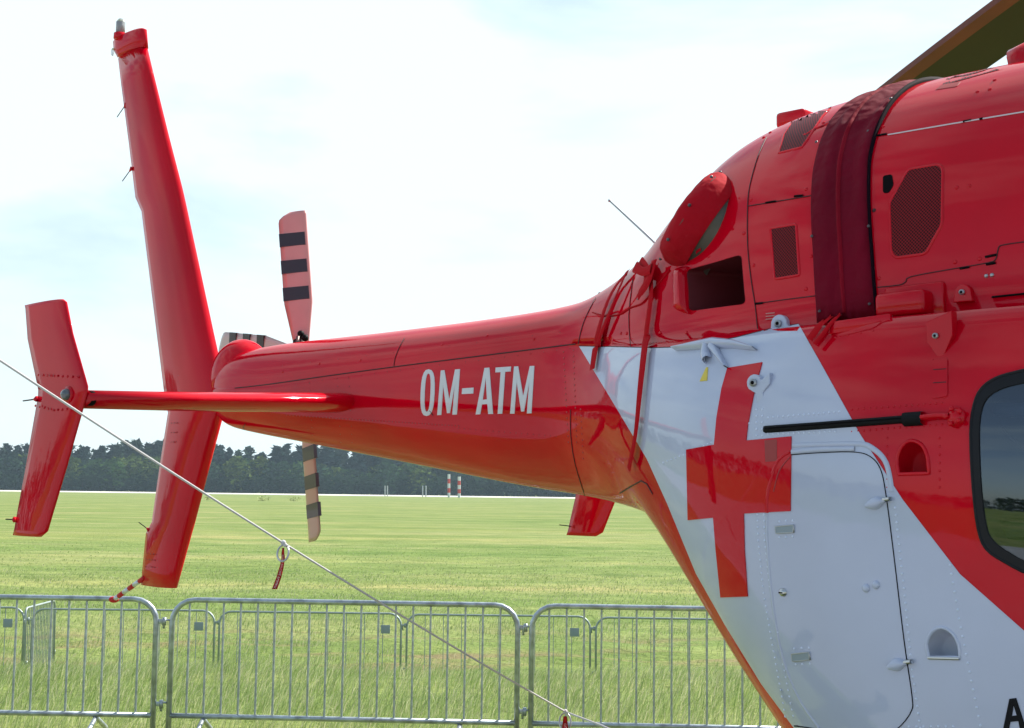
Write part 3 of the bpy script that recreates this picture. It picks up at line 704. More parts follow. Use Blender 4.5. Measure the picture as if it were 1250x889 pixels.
b = bmesh.new(); tube(b, [hp(-1.83, 0, 4.045), hp(-1.83, 0, 4.10), hp(-1.83, 0, 4.115)], .024, 14, radii=[.021, .021, .010]); mk('lens', b, LENS, bc)
b = bmesh.new(); tube(b, [hp(-1.83, 0, 4.045), hp(-1.83, 0, 4.10)], .013, 10); mk('bulb', b, mat('bulb_grey', (.12, .12, .13), .5, .3), bc)
b = bmesh.new(); ball(b, hp(-1.890, 0, 3.97), .008, scale=(1, 1, 2.4)); mk('tail_light', b, LENS, HEL)
# join lines across the fin
for z in (3.83,):
    a = [c for c in fz if c[0] <= z][-1]; 
RV = []
b = bmesh.new()
for z in (2.42, 2.46, 2.22, 2.18, 2.14):
    for k in range(9 if z < 2.3 else 4):
        s = -1.24 + .02 * k + (.0 if z < 2.3 else .04); dome(b, hp(s, .043, z), SB, .0035, .002, 6)
for z, s0, nn in ((1.665, -1.40, 4), (1.64, -1.41, 6), (1.61, -1.41, 5)):
    for k in range(nn): dome(b, hp(s0 + .022 * k, .034, z), SB, .0035, .002, 6)
tag(mk('rivets', b, mat('rivet_fin', (.3, .005, .01), .5), HEL), 'small rivet rows on the tail fin', kind='stuff')

def plate(sign, dz=0.0, ds=0.0):
    P = 1.30 * sign
    secs = [(2.507, -.177, .055), (2.497, -.172, .075), (2.40, -.150, .118), (2.24, -.072, .213), (2.22, -.072, .213), (2.0, -.13, .11), (1.86, -.17, .040), (1.815, -.182, .018), (1.797, -.19, -.02)]
    b = foil([(hp(le + ds, P, z + dz), hp(te + ds, P, z + dz), .012, SB) for z, te, le in secs], 12)
    o_ = mk('end_plate', b, RED, HEL); return o_
EP = plate(1); EP2 = plate(-1, -.035); tag(EP2, 'far end plate of the stabiliser showing below the boom')
b = bmesh.new()
for k in range(9): dome(b, hp(-.05 + .028 * k, 1.313, 2.283 - .002 * k), SB, .0042, .002, 8)
for k in range(8): dome(b, hp(-.06 + .026 * k, 1.313, 2.190 - .004 * k * (k < 5) - .016 * (k >= 5) ), SB, .0042, .002, 8)
tag(mk('rivets', b, RED, EP), 'rivet heads on the near end plate', kind='stuff')
b = bmesh.new(); ball(b, hp(.127, 1.318, 2.217), .018); pl = mk('position_light', b, mat('light_glass', (.08, .09, .1), .05, 0, 1), EP)
b = bmesh.new(); tube(b, [hp(.127, 1.308, 2.217), hp(.127, 1.316, 2.217)], .025, 16); mk('light_base', b, RED, EP)
def stab(sign):
    a = []
    for p, zle, sle, ch, h in ((1.295, 2.207, .225, .26, .026), (.9, 2.222, .215, .30, .029), (.5, 2.242, .19, .33, .032), (.24, 2.256, .155, .34, .034), (.10, 2.262, .15, .34, .034)):
        a.append((hp(sle, p * sign, zle), hp(sle - ch, p * sign, zle - .01), h, UP))
    return mk('stabiliser', foil(a, 12), RED, HEL)
stab(1); stab(-1)
b = bmesh.new(); tube(b, [hp(.2, 1.275, 2.205), hp(.2, 1.29, 2.205)], .022, 12); mk('stabiliser_joint', b, GAP, HEL)
def wick(s, p, z, ds, dp, dz, w=.0022):
    b = bmesh.new(); a = hp(s, p, z); c = hp(s + ds * .25, p + dp * .25, z + dz * .25); e = hp(s + ds, p + dp, z + dz)
    tube(b, [a, c], .007, 6, radii=[.010, .003]); o_ = mk('wick_base', b, RED, HEL); b = bmesh.new(); tube(b, [c, e], w, 5); mk('static_wick', b, BLACK, o_)
wick(-1.755, 0, 3.70, -.075, 0, -.05); wick(-1.690, 0, 3.39, -.075, 0, -.05); wick(-1.45, 0, 1.765, -.08, 0, .03); wick(-.075, 1.3, 2.212, -.085, 0, -.003); wick(-.18, 1.3, 1.845, -.055, 0, .0); wick(-.14, -1.3, 1.80, -.09, 0, .006)
# tail bumper
q0 = hp(-1.47, 0, 1.56); q1 = on_plane(139, 732, 0); cols = [mat('bumper_white', (.6, .62, .65), .35, .4), TAG]
tb = None
for k in range(6):
    b = bmesh.new(); tube(b, [q0.lerp(q1, k / 6), q0.lerp(q1, (k + 1) / 6)], .011, 8); o_ = mk('tail_bumper' if k == 0 else 'bumper_band', b, cols[k % 2 == 0], tb or HEL)
    if k == 0: tb = o_
b = bmesh.new(); ball(b, q1, .018, scale=(1.3, 1, .8)); mk('bumper_tip', b, TAG, tb)

# gearbox fairing under the fin root
b = bmesh.new(); M = Matrix((FW, SB, UP)).transposed(); ball(b, hp(-.83, -.01, 2.40), 1, M, 28, 18, (.145, .115, .155)); mk('gearbox_fairing', b, RED, HEL)
b = bmesh.new(); tube(b, [hp(-.98, -.05, 2.44), hp(-1.02, -.42, 2.46)], .045, 12); mk('rotor_mast', b, DULL, HEL)

# --- tail rotor --------------------------------------------------------------
HUB = hp(-1.02, -.48, 2.46)
def blade_dir(a): return -FW * math.sin(a) + UP * math.cos(a)       # 0 = up, positive towards the tail
TRB = []
def tail_blade(a, flap=0.0, twist=.25, flip=1, lift=0.0):
    HUB = hp(-1.02, -.48, 2.46 + lift)
    d = (blade_dir(a) - SB * flap).normalized(); c0 = (FW * math.cos(a) + UP * math.sin(a)); c = (c0 * math.cos(twist) + SB * math.sin(twist)).normalized(); c = c * flip; nrm = d.cross(c).normalized()
    R = .74
    def piece(name, r0_, r1_, m, parent, grow=0.0, tip=False, full=True):
        st = np.linspace(r0_, r1_, 40); secs = []
        for r_ in st:
            hw = .064 if r_ > .32 else .030 + .034 * max(0, (r_ - .10) / .22)
            le = hw; te = -hw
            if tip and r_ > R - .045: te = -hw + .055 * ((r_ - (R - .045)) / .045) ** 2
            secs.append((HUB + d * r_ + c * (le if m is PINK else le * .98), HUB + d * r_ + c * (te if m is PINK else te * .72), .0075 + grow, nrm))
        return mk(name, foil(secs, 8), m, parent)
    root = piece('tail_rotor_blade', .10, R, PINK, HEL, tip=True)
    for k in range(3):
        r_ = R - .10 - k * .125; bb = bmesh.new(); hw = .064; vs = []
        for rr in (r_ - .060, r_):
            for cc_, nn_ in ((hw * .80, -.0088), (hw * .80, .0088), (-hw - .001, .0078), (-hw - .001, -.0078)): vs.append(bb.verts.new(HUB + d * rr + c * cc_ + nrm * nn_))
        for q in ((0, 1, 2, 3), (7, 6, 5, 4), (0, 4, 5, 1), (1, 5, 6, 2), (2, 6, 7, 3), (3, 7, 4, 0)): bb.faces.new([vs[i] for i in q])
        mk('blade_stripe', bb, STRIPE, root, smooth=False)
    return root
tail_blade(.15, 0, -.75)
tb_ = tail_blade(math.pi + .15, 0, -.26); tb_.data.materials[0] = TANW
for a_ in (1.45, 1.45 + math.pi):
    tb_ = tail_blade(a_, .10 if a_ < 2 else -.10, .1, -1, .085); tb_.data.materials[0] = PINKW
b = bmesh.new(); tube(b, [HUB + SB * .07, HUB - SB * .08], .055, 14); hubo = mk('tail_rotor_hub', b, DULL, HEL)
b = bmesh.new()
for a in (.15, 1.42, math.pi + .15, 1.42 + math.pi):
    d = blade_dir(a); tube(b, [HUB, HUB + d * .16], .022, 8); tube(b, [HUB + SB * .05 + d * .03, HUB + SB * .04 + d * .16 + FW * .03], .008, 6)
mk('pitch_link', b, mat('hub_metal', (.16, .11, .10), .45, .5), hubo)
b = bmesh.new()
for dx, dz in ((.0, .17), (-.03, .135), (.03, .15), (.045, .12)): ball(b, HUB + SB * .02 + FW * dx + UP * dz, .016, u=8, v=6)
mk('hub_bolt', b, BLACK, hubo)

# --- main rotor ---------------------------------------------------------------
MAST = hp(4.2, 0, 3.95)
b = bmesh.new(); tube(b, [hp(4.2, 0, 2.9), hp(4.2, 0, 4.05)], .09, 16); mk('main_mast', b, DULL, HEL)
b = bmesh.new(); tube(b, [MAST - UP * .08, MAST + UP * .08], .24, 20); mk('main_rotor_hub', b, DULL, HEL)
b = bmesh.new(); tube(b, [hp(4.2, 0, 2.8), hp(4.2, 0, 3.0), hp(4.2, 0, 3.3)], .3, 20, radii=[.42, .32, .14]); mk('mast_fairing', b, RED, HEL)
TIPS = []
def main_blade(d):
    d = d.normalized(); c = d.cross(UP).normalized(); root = None
    for nm, c0, c1, m, g in (('main_rotor_blade', -.035, .22, DARKB, 0), ('leading_edge_strip', -.10, -.035, BROWNB, .0)):
        rows = []; b = bmesh.new()
        for k in range(25):
            r_ = .25 + k / 24 * 5.1; z = -.085 * (r_ / 5.35) ** 2 * 5.35 * .9 - .03 * r_
            cc = MAST + d * r_ + UP * z; w = 1.0 if r_ > .8 else .5 + .5 * (r_ - .25) / .55
            th = .014
            rows.append([b.verts.new(cc + c * c0 * w + UP * th * .9), b.verts.new(cc + c * c1 * w + UP * (th * (.9 if c1 < .1 else .15))), b.verts.new(cc + c * c1 * w - UP * (th * (.9 if c1 < .1 else .15))), b.verts.new(cc + c * c0 * w - UP * th * .9)])
        for a, e in zip(rows, rows[1:]):
            for k in range(4): b.faces.new((a[k], a[(k + 1) % 4], e[(k + 1) % 4], e[k]))
        b.faces.new(rows[0]); b.faces.new(rows[-1][::-1]); o_ = mk(nm, b, m, root or HEL, smooth=False)
        if root is None: root = o_
        if m is BROWNB: TIPS.append(rows and None)
    return MAST + d * 5.3 + UP * (-.085 * .9 * 5.3 - .16)
BD = Vector((math.sin(math.radians(-15)), math.cos(math.radians(-15)), 0)); tips = []
for k in (0, 3): tips.append(main_blade(Matrix.Rotation(k * math.pi / 2, 3, 'Z') @ BD))

# --- skid gear (below the picture, it carries the aircraft) --------------------
for sg in (1, -1):
    b = bmesh.new(); tube(b, [hp(1.1, 1.15 * sg, .05), hp(2.0, 1.15 * sg, .05), hp(4.2, 1.15 * sg, .05), hp(4.55, 1.15 * sg, .12), hp(4.7, 1.15 * sg, .25)], .045, 12); mk('skid', b, BLACK, HEL)
for s_ in (1.95, 3.9):
    b = bmesh.new(); tube(b, [hp(s_, x, z) for x, z in ((-1.15, .05), (-1.02, .35), (-.7, .68), (-.3, .80), (.3, .80), (.7, .68), (1.02, .35), (1.15, .05))], .04, 12); mk('cross_tube', b, BLACK, HEL)

# ================================================================== ground
def smooth01(t): t = np.clip(t, 0, 1); return t * t * (3 - 2 * t)
def hnoise(x, y): return .035 * np.sin(x * 1.3 + 1.7 * np.sin(y * .7)) * np.sin(y * .9 + 1.1 * np.sin(x * .6)) + .02 * np.sin(x * 3.1 + y * 1.9) 
def gz(x, y):
    w = smooth01((y - 15.0) / 4.2)
    amp = smooth01((y - 12.5) / 3) * .9 + .1
    return -.90 * w + hnoise(x, y) * amp * (1 - .8 * smooth01((y - 60) / 60))
def ground():
    ys = np.concatenate([[-4000, -1500, -500, -200, -80, -40, -20], np.arange(-10, 9, 1.0), np.arange(9, 30, .25), np.arange(30, 80, 1), np.geomspace(80, 5000, 26)])
    xs = np.concatenate([-np.geomspace(40, 5000, 14)[::-1], np.arange(-30, -12, 1.5), np.arange(-12, 12.1, .3), np.arange(13.5, 31, 1.5), np.geomspace(40, 5000, 14)])
    X, Y = np.meshgrid(xs, ys); Z = gz(X, Y); V = np.stack([X, Y, Z], -1).reshape(-1, 3)
    n = len(xs); F = [(j * n + i, j * n + i + 1, (j + 1) * n + i + 1, (j + 1) * n + i) for j in range(len(ys) - 1) for i in range(n - 1)]
    me = bpy.data.meshes.new('grass_field'); me.from_pydata(V.tolist(), [], F); me.shade_smooth(); return me
def grass_ground_mat():
    m = bpy.data.materials.new('field'); m.use_nodes = True; nt = m.node_tree; b = nt.nodes['Principled BSDF']; b.inputs['Roughness'].default_value = .9; b.inputs['Specular IOR Level'].default_value = .1
    tcn = nt.nodes.new('ShaderNodeTexCoord'); mpn = nt.nodes.new('ShaderNodeMapping'); mpn.inputs['Scale'].default_value = (.35, 1.0, 1.0)
    nt.links.new(tcn.outputs['Object'], mpn.inputs[0])
    def noise(s, d, v=mpn):
        n = nt.nodes.new('ShaderNodeTexNoise'); n.inputs['Scale'].default_value = s; n.inputs['Detail'].default_value = d; nt.links.new(v.outputs[0] if v is mpn else v.outputs['Object'], n.inputs['Vector']); return n
    def ramp(src, stops):
        r = nt.nodes.new('ShaderNodeValToRGB'); e = r.color_ramp.elements
        e[0].position, e[0].color = stops[0][0], (*stops[0][1], 1); e[1].position, e[1].color = stops[-1][0], (*stops[-1][1], 1)
        for p_, c_ in stops[1:-1]: q = e.new(p_); q.color = (*c_, 1)
        nt.links.new(src.outputs[0], r.inputs[0]); return r
    def mixc(f, a, c, t='MIX'):
        x = nt.nodes.new('ShaderNodeMix'); x.data_type = 'RGBA'; x.blend_type = t
        if isinstance(f, float): x.inputs[0].default_value = f
        else: nt.links.new(f.outputs[0], x.inputs[0])
        nt.links.new(a.outputs[0 if a.bl_idname != 'ShaderNodeMix' else 2], x.inputs[6]); nt.links.new(c.outputs[0 if c.bl_idname != 'ShaderNodeMix' else 2], x.inputs[7]); return x
    big = ramp(noise(.22, 5), [(.3, (.14, .19, .052)), (.5, (.185, .228, .074)), (.7, (.25, .258, .108))])
    med = ramp(noise(1.1, 8), [(.3, (.66, .74, .6)), (.7, (1.25, 1.2, 1.2))])
    fine = ramp(noise(14, 5, tcn), [(.3, (.78, .8, .76)), (.7, (1.2, 1.18, 1.18))])
    far = nt.nodes.new('ShaderNodeMapping'); far.inputs['Scale'].default_value = (.05, .45, 1); far.inputs['Rotation'].default_value = (0, 0, .06); nt.links.new(tcn.outputs['Object'], far.inputs[0])
    n2 = nt.nodes.new('ShaderNodeTexNoise'); n2.inputs['Scale'].default_value = .35; n2.inputs['Detail'].default_value = 8; n2.inputs['Roughness'].default_value = .65; nt.links.new(far.outputs[0], n2.inputs['Vector'])
    strips = ramp(n2, [(.34, (.74, .86, .70)), (.5, (1, 1, 1)), (.66, (1.28, 1.12, 1.15))])
    big = mixc(1.0, big, strips, 'MULTIPLY')
    c = mixc(1.0, big, med, 'MULTIPLY'); c = mixc(1.0, c, fine, 'MULTIPLY')
    # bare patches in the dip
    sep = nt.nodes.new('ShaderNodeSeparateXYZ'); nt.links.new(tcn.outputs['Object'], sep.inputs[0])
    mr = nt.nodes.new('ShaderNodeMapRange'); mr.inputs['From Min'].default_value = 21; mr.inputs['From Max'].default_value = 24; nt.links.new(sep.outputs[1], mr.inputs[0])
    mr2 = nt.nodes.new('ShaderNodeMapRange'); mr2.inputs['From Min'].default_value = 31; mr2.inputs['From Max'].default_value = 27; nt.links.new(sep.outputs[1], mr2.inputs[0])
    mu = nt.nodes.new('ShaderNodeMath'); mu.operation = 'MULTIPLY'; nt.links.new(mr.outputs[0], mu.inputs[0]); nt.links.new(mr2.outputs[0], mu.inputs[1])
    dn = ramp(noise(.9, 6), [(.5, (0, 0, 0)), (.64, (1, 1, 1))]); mu2 = nt.nodes.new('ShaderNodeMath'); mu2.operation = 'MULTIPLY'; nt.links.new(mu.outputs[0], mu2.inputs[0]); nt.links.new(dn.outputs[0], mu2.inputs[1])
    mu3 = nt.nodes.new('ShaderNodeMath'); mu3.operation = 'MULTIPLY'; mu3.inputs[1].default_value = .75; nt.links.new(mu2.outputs[0], mu3.inputs[0])
    dirt = nt.nodes.new('ShaderNodeRGB'); dirt.outputs[0].default_value = (.21, .15, .085, 1)
    c = mixc(mu3, c, dirt); nt.links.new(c.outputs[2], b.inputs['Base Color'])
    bp = nt.nodes.new('ShaderNodeBump'); bp.inputs['Strength'].default_value = .9; bp.inputs['Distance'].default_value = .12; nt.links.new(noise(6, 8, tcn).outputs[0], bp.inputs['Height']); nt.links.new(bp.outputs[0], b.inputs['Normal'])
    return m
go = link('grass_field', ground(), grass_ground_mat()); tag(go, kind='structure')

def blade_mat():
    m = bpy.data.materials.new('grass_blade'); m.use_nodes = True; nt = m.node_tree
    for n in list(nt.nodes): nt.nodes.remove(n)
    o = nt.nodes.new('ShaderNodeOutputMaterial'); at = nt.nodes.new('ShaderNodeAttribute'); at.attribute_name = 'tint'
    d = nt.nodes.new('ShaderNodeBsdfPrincipled'); d.inputs['Roughness'].default_value = .45; d.inputs['Specular IOR Level'].default_value = .35
    t = nt.nodes.new('ShaderNodeBsdfTranslucent'); mxs = nt.nodes.new('ShaderNodeMixShader'); mxs.inputs[0].default_value = .42
    nt.links.new(at.outputs['Color'], d.inputs['Base Color']); nt.links.new(at.outputs['Color'], t.inputs['Color'])
    nt.links.new(d.outputs[0], mxs.inputs[1]); nt.links.new(t.outputs[0], mxs.inputs[2]); nt.links.new(mxs.outputs[0], o.inputs[0]); return m
_G = np.random.default_rng(11).random((256, 256))
def vnoise(x, y):
    xi, yi = np.floor(x).astype(int), np.floor(y).astype(int); fx, fy = x - xi, y - yi; fx, fy = fx * fx * (3 - 2 * fx), fy * fy * (3 - 2 * fy)
    g = lambda a, b: _G[a % 256, b % 256]
    return (g(xi, yi) * (1 - fx) + g(xi + 1, yi) * fx) * (1 - fy) + (g(xi, yi + 1) * (1 - fx) + g(xi + 1, yi + 1) * fx) * fy
def grass():
    zones = [(9.6, 12.5, 900, .09, .22, .0040), (12.5, 17.5, 650, .10, .24, .0048), (17.5, 24, 260, .08, .20, .006), (24, 34, 130, .06, .13, .009), (34, 50, 55, .04, .10, .014), (50, 75, 12, .04, .09, .022)]
    VV, CC, n0 = [], [], 0; Fs = []
    for y0, y1, dens, h0, h1, w in zones:
        wd = .62 if y1 < 20 else .42; xm = wd * y1; N = int(dens * (y1 - y0) * 2 * xm * .9)
        y = RNG.uniform(y0, y1, N); x = RNG.uniform(-wd, wd, N) * y
        if y0 > 40: k = (x < .30 * y) & (RNG.uniform(0, 1, N) < np.clip((78 - y) / 40, .05, 1)); x, y = x[k], y[k]
        N = len(x)
        clump = np.clip(vnoise(x * 1.1, y * .8) * .6 + vnoise(x * 4.1, y * 3.1) * .55 - .08, 0, 1)
        bare = (vnoise(x * .5 + 9, y * .35) > .55) & (y > 21) & (y < 29)
        keep = (RNG.uniform(0, 1, N) < .45 + .55 * clump) & ~(bare & (RNG.uniform(0, 1, N) < .8)); x, y, clump = x[keep], y[keep], clump[keep]; N = len(x)
        h = RNG.uniform(h0, h1, N) * (.7 + .4 * clump); z = gz(x, y)
        la = RNG.normal(.25, .75, N); lean = RNG.uniform(.25, .95, N) * h
        dx, dy = np.cos(la) * lean, np.sin(la) * lean * .6
        a = RNG.uniform(0, math.pi, N); wx, wy = np.cos(a) * w / 2 * (1 + .3 * RNG.random(N)), np.sin(a) * w / 2
        b0 = np.stack([x - wx, y - wy, z - .01], 1); b1 = np.stack([x + wx, y + wy, z - .01], 1)
        m0 = np.stack([x + dx * .35 - wx * .8, y + dy * .35 - wy * .8, z + h * .6], 1); m1 = np.stack([x + dx * .35 + wx * .8, y + dy * .35 + wy * .8, z + h * .6], 1)
        tp = np.stack([x + dx, y + dy, z + h * .92], 1)
        VV.append(np.stack([b0, b1, m1, m0, tp], 1).reshape(-1, 3))
        base = np.array([.205, .285, .085]); dry_glint = np.array([.54, .52, .32]); lt = np.array([.33, .40, .16])  # dry blades, paled so their colour also carries sunlit glints
        k = RNG.random(N)[:, None]; c = np.where(k < .24, dry_glint, np.where(k < .62, lt, base)) * RNG.uniform(.85, 1.15, (N, 1))
        c = c * (1.12 - .10 * np.clip((y - 17) / 12, 0, 1))[:, None]; CC.append(np.repeat(c, 5, 0)); idx = n0 + np.arange(N) * 5; Fs.append((idx, N)); n0 += N * 5  # nearer blades tinted brighter, standing in for their sunlit highlights
    V = np.concatenate(VV); C = np.concatenate(CC); I = np.concatenate([i for i, _ in Fs]); N = len(I)
    me = bpy.data.meshes.new('grass'); me.vertices.add(len(V)); me.vertices.foreach_set('co', V.ravel())
    quads = np.stack([I, I + 1, I + 2, I + 3], 1); tris = np.stack([I + 3, I + 2, I + 4], 1)
    loops = np.concatenate([quads.ravel(), tris.ravel()]); me.loops.add(len(loops)); me.loops.foreach_set('vertex_index', loops.astype(np.int32))
    st = np.concatenate([np.arange(N) * 4, N * 4 + np.arange(N) * 3]); me.polygons.add(2 * N); me.polygons.foreach_set('loop_start', st.astype(np.int32))
    me.update(calc_edges=True); me.validate()
    at = me.color_attributes.new('tint', 'FLOAT_COLOR', 'POINT'); at.data.foreach_set('color', np.concatenate([C, np.ones((len(C), 1))], 1).ravel().astype(np.float32))
    print('grass blades', N); return me
gr = link('grass', grass(), blade_mat()); tag(gr, 'long wind-blown green grass covering the field', 'grass', kind='stuff')

# concrete taxiway on the photographer's side
bm = bmesh.new(); vs = []
for s_, p_ in ((-40, 2.6), (45, 2.6), (45, 34), (-40, 34)):
    q = HO + FW * s_ + SB * p_; vs.append(bm.verts.new((q.x, q.y, .045)))
f = bm.faces.new(vs); f.normal_update(); r_ = bmesh.ops.extrude_face_region(bm, geom=[f])
for v in r_['geom']:
    if isinstance(v, bmesh.types.BMVert): v.co.z -= .25
tx = mk('taxiway', bm, mat('taxiway_concrete', (.30, .30, .31), .9, noise=(.7, .15)), smooth=False); tag(tx, kind='structure')
# runway
bm = bmesh.new(); box(bm, (0, 715, -.88), 9000, 150, .10); mk('runway', bm, mat('runway_concrete', (.62, .58, .50), .9, noise=(.02, .1)), smooth=False); tag(bpy.data.objects['runway'], kind='structure')

# ------------------------------------------------------------------ forest
def forest(name, ring, seed, label, detail=1.0):
    R = np.random.default_rng(seed); VS, FS, CS = [], [], []; n0 = 0
    for (x, y, h, w, kind, tone) in ring(R):
        ncl = int((190 if kind else 250) * detail)
        if kind == 0:     # pine: bare stem, ragged flat-topped crown
            t = R.random(ncl) ** .8; zz = h * (.16 + .84 * t); rad = w * (1 - t) ** .55 * (.5 + .5 * np.sin(t * 17 + R.random() * 6) ** 2) * np.sqrt(R.random(ncl)) + .2
        else:             # broadleaf: rounder
            t = R.random(ncl); zz = h * (.03 + .95 * t); rad = w * np.sqrt(np.clip(1 - (1.9 * t - .85) ** 2 / 1.15, .02, 1)) * np.sqrt(R.random(ncl))
        an = R.uniform(0, 2 * math.pi, ncl); cx = x + rad * np.cos(an); cy = y + rad * np.sin(an); s = R.uniform(.6, 1.5, ncl) * h * (.052 if kind else .042) / detail ** .5
        for _ in range(2):
            P = np.stack([cx, cy, zz - .9], 1)[:, None, :] + R.normal(0, 1, (ncl, 3, 3)) * s[:, None, None] * np.array([1.1, .9, .75]); VS.append(P.reshape(-1, 3))
            FS.append(n0 + np.arange(ncl * 3).reshape(-1, 3)); n0 += ncl * 3
            c = np.array(tone) * R.uniform(.45, 1.1, (ncl, 1)); CS.append(np.repeat(c, 3, 0))
        tw = h * .012; q = np.array([[x - tw, y, -.95], [x + tw, y, -.95], [x, y, h * .8]]); VS.append(q); FS.append(np.array([[n0, n0 + 1, n0 + 2]])); n0 += 3; CS.append(np.repeat([[.09, .05, .03]], 3, 0))
    V = np.concatenate(VS); F = np.concatenate(FS); C = np.concatenate(CS)
    me = bpy.data.meshes.new(name); me.from_pydata(V.tolist(), [], F.tolist())
    at = me.color_attributes.new('tint', 'FLOAT_COLOR', 'POINT'); at.data.foreach_set('color', np.concatenate([C, np.ones((len(C), 1))], 1).ravel().astype(np.float32))
    print(name, len(F)); o_ = link(name, me, FOL); tag(o_, label, 'forest', kind='stuff')
FOL = blade_mat(); FOL.name = 'foliage'
FOL.node_tree.nodes['Principled BSDF'].inputs['Specular IOR Level'].default_value = 0; FOL.node_tree.nodes['Mix Shader'].inputs[0].default_value = .12
def ring_main(R):
    for row, (y, n) in enumerate(((872, 150), (858, 160), (846, 160), (834, 170))):
        for k in range(n):
            x = -380 + 760 * (k + R.random()) / n; low = 1 - .16 * (x > 40)
            if row < 2 or (row == 2 and R.random() < .4): yield (x, y + R.normal(0, 5), R.uniform(20, 29.5) * low * (1 + .06 * math.sin(x * .05)), R.uniform(4.0, 6.5), 0, (.026, .055, .045) if R.random() < .75 else (.04, .07, .04))
            elif row < 4: yield (x, y + R.normal(0, 5), R.uniform(12, 21) * low, R.uniform(5.5, 8.5), 1, [(.060, .12, .030), (.10, .145, .03), (.035, .07, .040), (.045, .09, .042)][int(R.integers(4))])
_main = ring_main
def ring_main(R):
    yield from _main(R)
    for k in range(330):
        yield (-390 + 780 * (k + R.random()) / 330, 824 + R.normal(0, 2), R.uniform(6, 11), R.uniform(3.5, 5), 1, (.035, .07, .03))
def ring_back(R):
    for k in range(420):
        a = math.pi / 2 + math.radians(28 + 304 * (k + R.random()) / 420)
        r_ = R.uniform(640, 700); yield (r_ * math.cos(a), r_ * math.sin(a), R.uniform(18, 28), R.uniform(6, 11), 1 if R.random() < .5 else 0, (.045, .07, .03))
forest('forest', ring_main, 3, 'dark line of pines and leafy trees beyond the runway')
forest('forest', ring_back, 5, 'distant woods around the rest of the airfield', .45)

# ------------------------------------------------------------------ crowd barriers
def rail_path(w, h, zlow, r=.17, n=5):
    P = [(0, 0, .06)]
    P.append((0, 0, h - r))
    for k in range(1, n + 1): a = k / n * math.pi / 2; P.append((r - r * math.cos(a), 0, h - r + r * math.sin(a)))
    for k in range(0, n + 1): a = k / n * math.pi / 2; P.append((w - r + r * math.sin(a), 0, h - r + r * math.cos(a)))
    P.append((w, 0, .06)); return P
def barrier_proto(w, h, zlow, nb, rt, rbar, m, plate_side=False, feet=True):
    root = empty('crowd_barrier')
    b = bmesh.new(); tube(b, rail_path(w, h, zlow), rt, 10); mk('frame', b, m, root)
    b = bmesh.new(); tube(b, [(rt * .5, 0, zlow), (w - rt * .5, 0, zlow)], rt * .95, 10); mk('bottom_rail', b, m, root)
    me = None
    for k in range(nb):
        x = w * (k + 1) / (nb + 1)
        if me is None:
            b = bmesh.new(); tube(b, [(0, 0, zlow), (0, 0, h)], rbar, 6, caps=False); o_ = mk('bar', b, m, root); me = o_.data
        else: o_ = link('bar', me, None, root)
        o_.location = (x, 0, 0)
    for z in (.30 * h, .86 * h) if True else ():
        b = bmesh.new(); tube(b, [(-rt, 0, z), (-.055, 0, z), (-.062, 0, z - .012), (-.062, 0, z - .065)], .009, 6); mk('hook', b, m, root)
        b = bmesh.new(); box(b, (w + .035, 0, z - .01), .05, .012, .035, bev=.003); tube(b, [(w + .058, 0, z - .04), (w + .058, 0, z + .02)], .015, 8); mk('eye', b, m, root)
    if feet:
        for x in (.26, w - .42):
            b = bmesh.new(); tube(b, [(x, .28, .02), (x, .25, .10), (x, 0, zlow - .02), (x, -.25, .10), (x, -.28, .02)], rt * .85, 8); mk('foot', b, m, root)
    if plate_side:
        b = bmesh.new(); box(b, (w - .22, -.012, h - .22), .13, .006, .12, bev=.002); mk('name_plate', b, PLATE, root)
    return root
def copy_tree(root):
    c = root.copy(); COL.objects.link(c)
    for ch in root.children:
        k = ch.copy(); COL.objects.link(k); k.parent = c
        k.matrix_parent_inverse = ch.matrix_parent_inverse.copy()
    return c
def place(root, A, B, w):
    d = B - A; root.location = A; root.rotation_euler = (0, -math.atan2(d.z, math.hypot(d.x, d.y)), math.atan2(d.y, d.x)); s_ = d.length / w; root.scale = (s_, 1, 1); root.rotation_euler.x = random.uniform(-.014, .014)
FW_ = 2.60
front = barrier_proto(FW_, 1.10, .235, 19, .021, .0085, GALV)
rear = barrier_proto(2.60, 1.10, .08, 9, .016, .006, GALVD, True, False)
def ground_pt(x, D, z): q = at_depth(x, 600, D); q.z = z; return q
fl_ = [((-226, 11.1), (196, 11.0), 'galvanised steel barrier at the lower left, below the lower tip of the tail fin'),
       ((215, 11.0), (634, 10.85), 'galvanised steel barrier in the middle of the front row, crossed by the white rope'),
       ((651, 10.85), (1078, 10.7), 'galvanised steel barrier running behind the white rear side of the helicopter')]
for i, (a, c, lb) in enumerate(fl_):
    r_ = front if i == 0 else copy_tree(front); place(r_, ground_pt(*a, 0), ground_pt(*c, 0), FW_); tag(r_, lb, 'barrier', 'crowd barriers of the front row')
rl_ = [((-190, 20.9), (36, 20.8), 'thin grey barrier at the far left end of the rear row'), ((47, 20.75), (267, 20.7), 'thin grey rear barrier seen between the end plate and the tail fin'), ((273, 20.7), (493, 20.6), 'thin grey rear barrier seen through the left half of the middle front barrier'),
       ((500, 20.6), (722, 20.5), 'thin grey rear barrier behind the gap of the front row'), ((729, 20.5), (952, 20.3), 'thin grey rear barrier at the right, running behind the helicopter')]
for i, (a, c, lb) in enumerate(rl_):
    r_ = rear if i == 0 else copy_tree(rear); place(r_, ground_pt(*a, -.91), ground_pt(*c, -.90), 2.6); tag(r_, lb, 'barrier', 'crowd barriers of the rear row')
side = barrier_proto(2.60, 1.10, .08, 19, .016, .006, GALVD, False, False)
place(side, ground_pt(38, 20.7, -.90), ground_pt(74, 22.2, -.90), 2.6); tag(side, 'barrier turned away from the camera, its bars crowded together at the left', 'barrier')

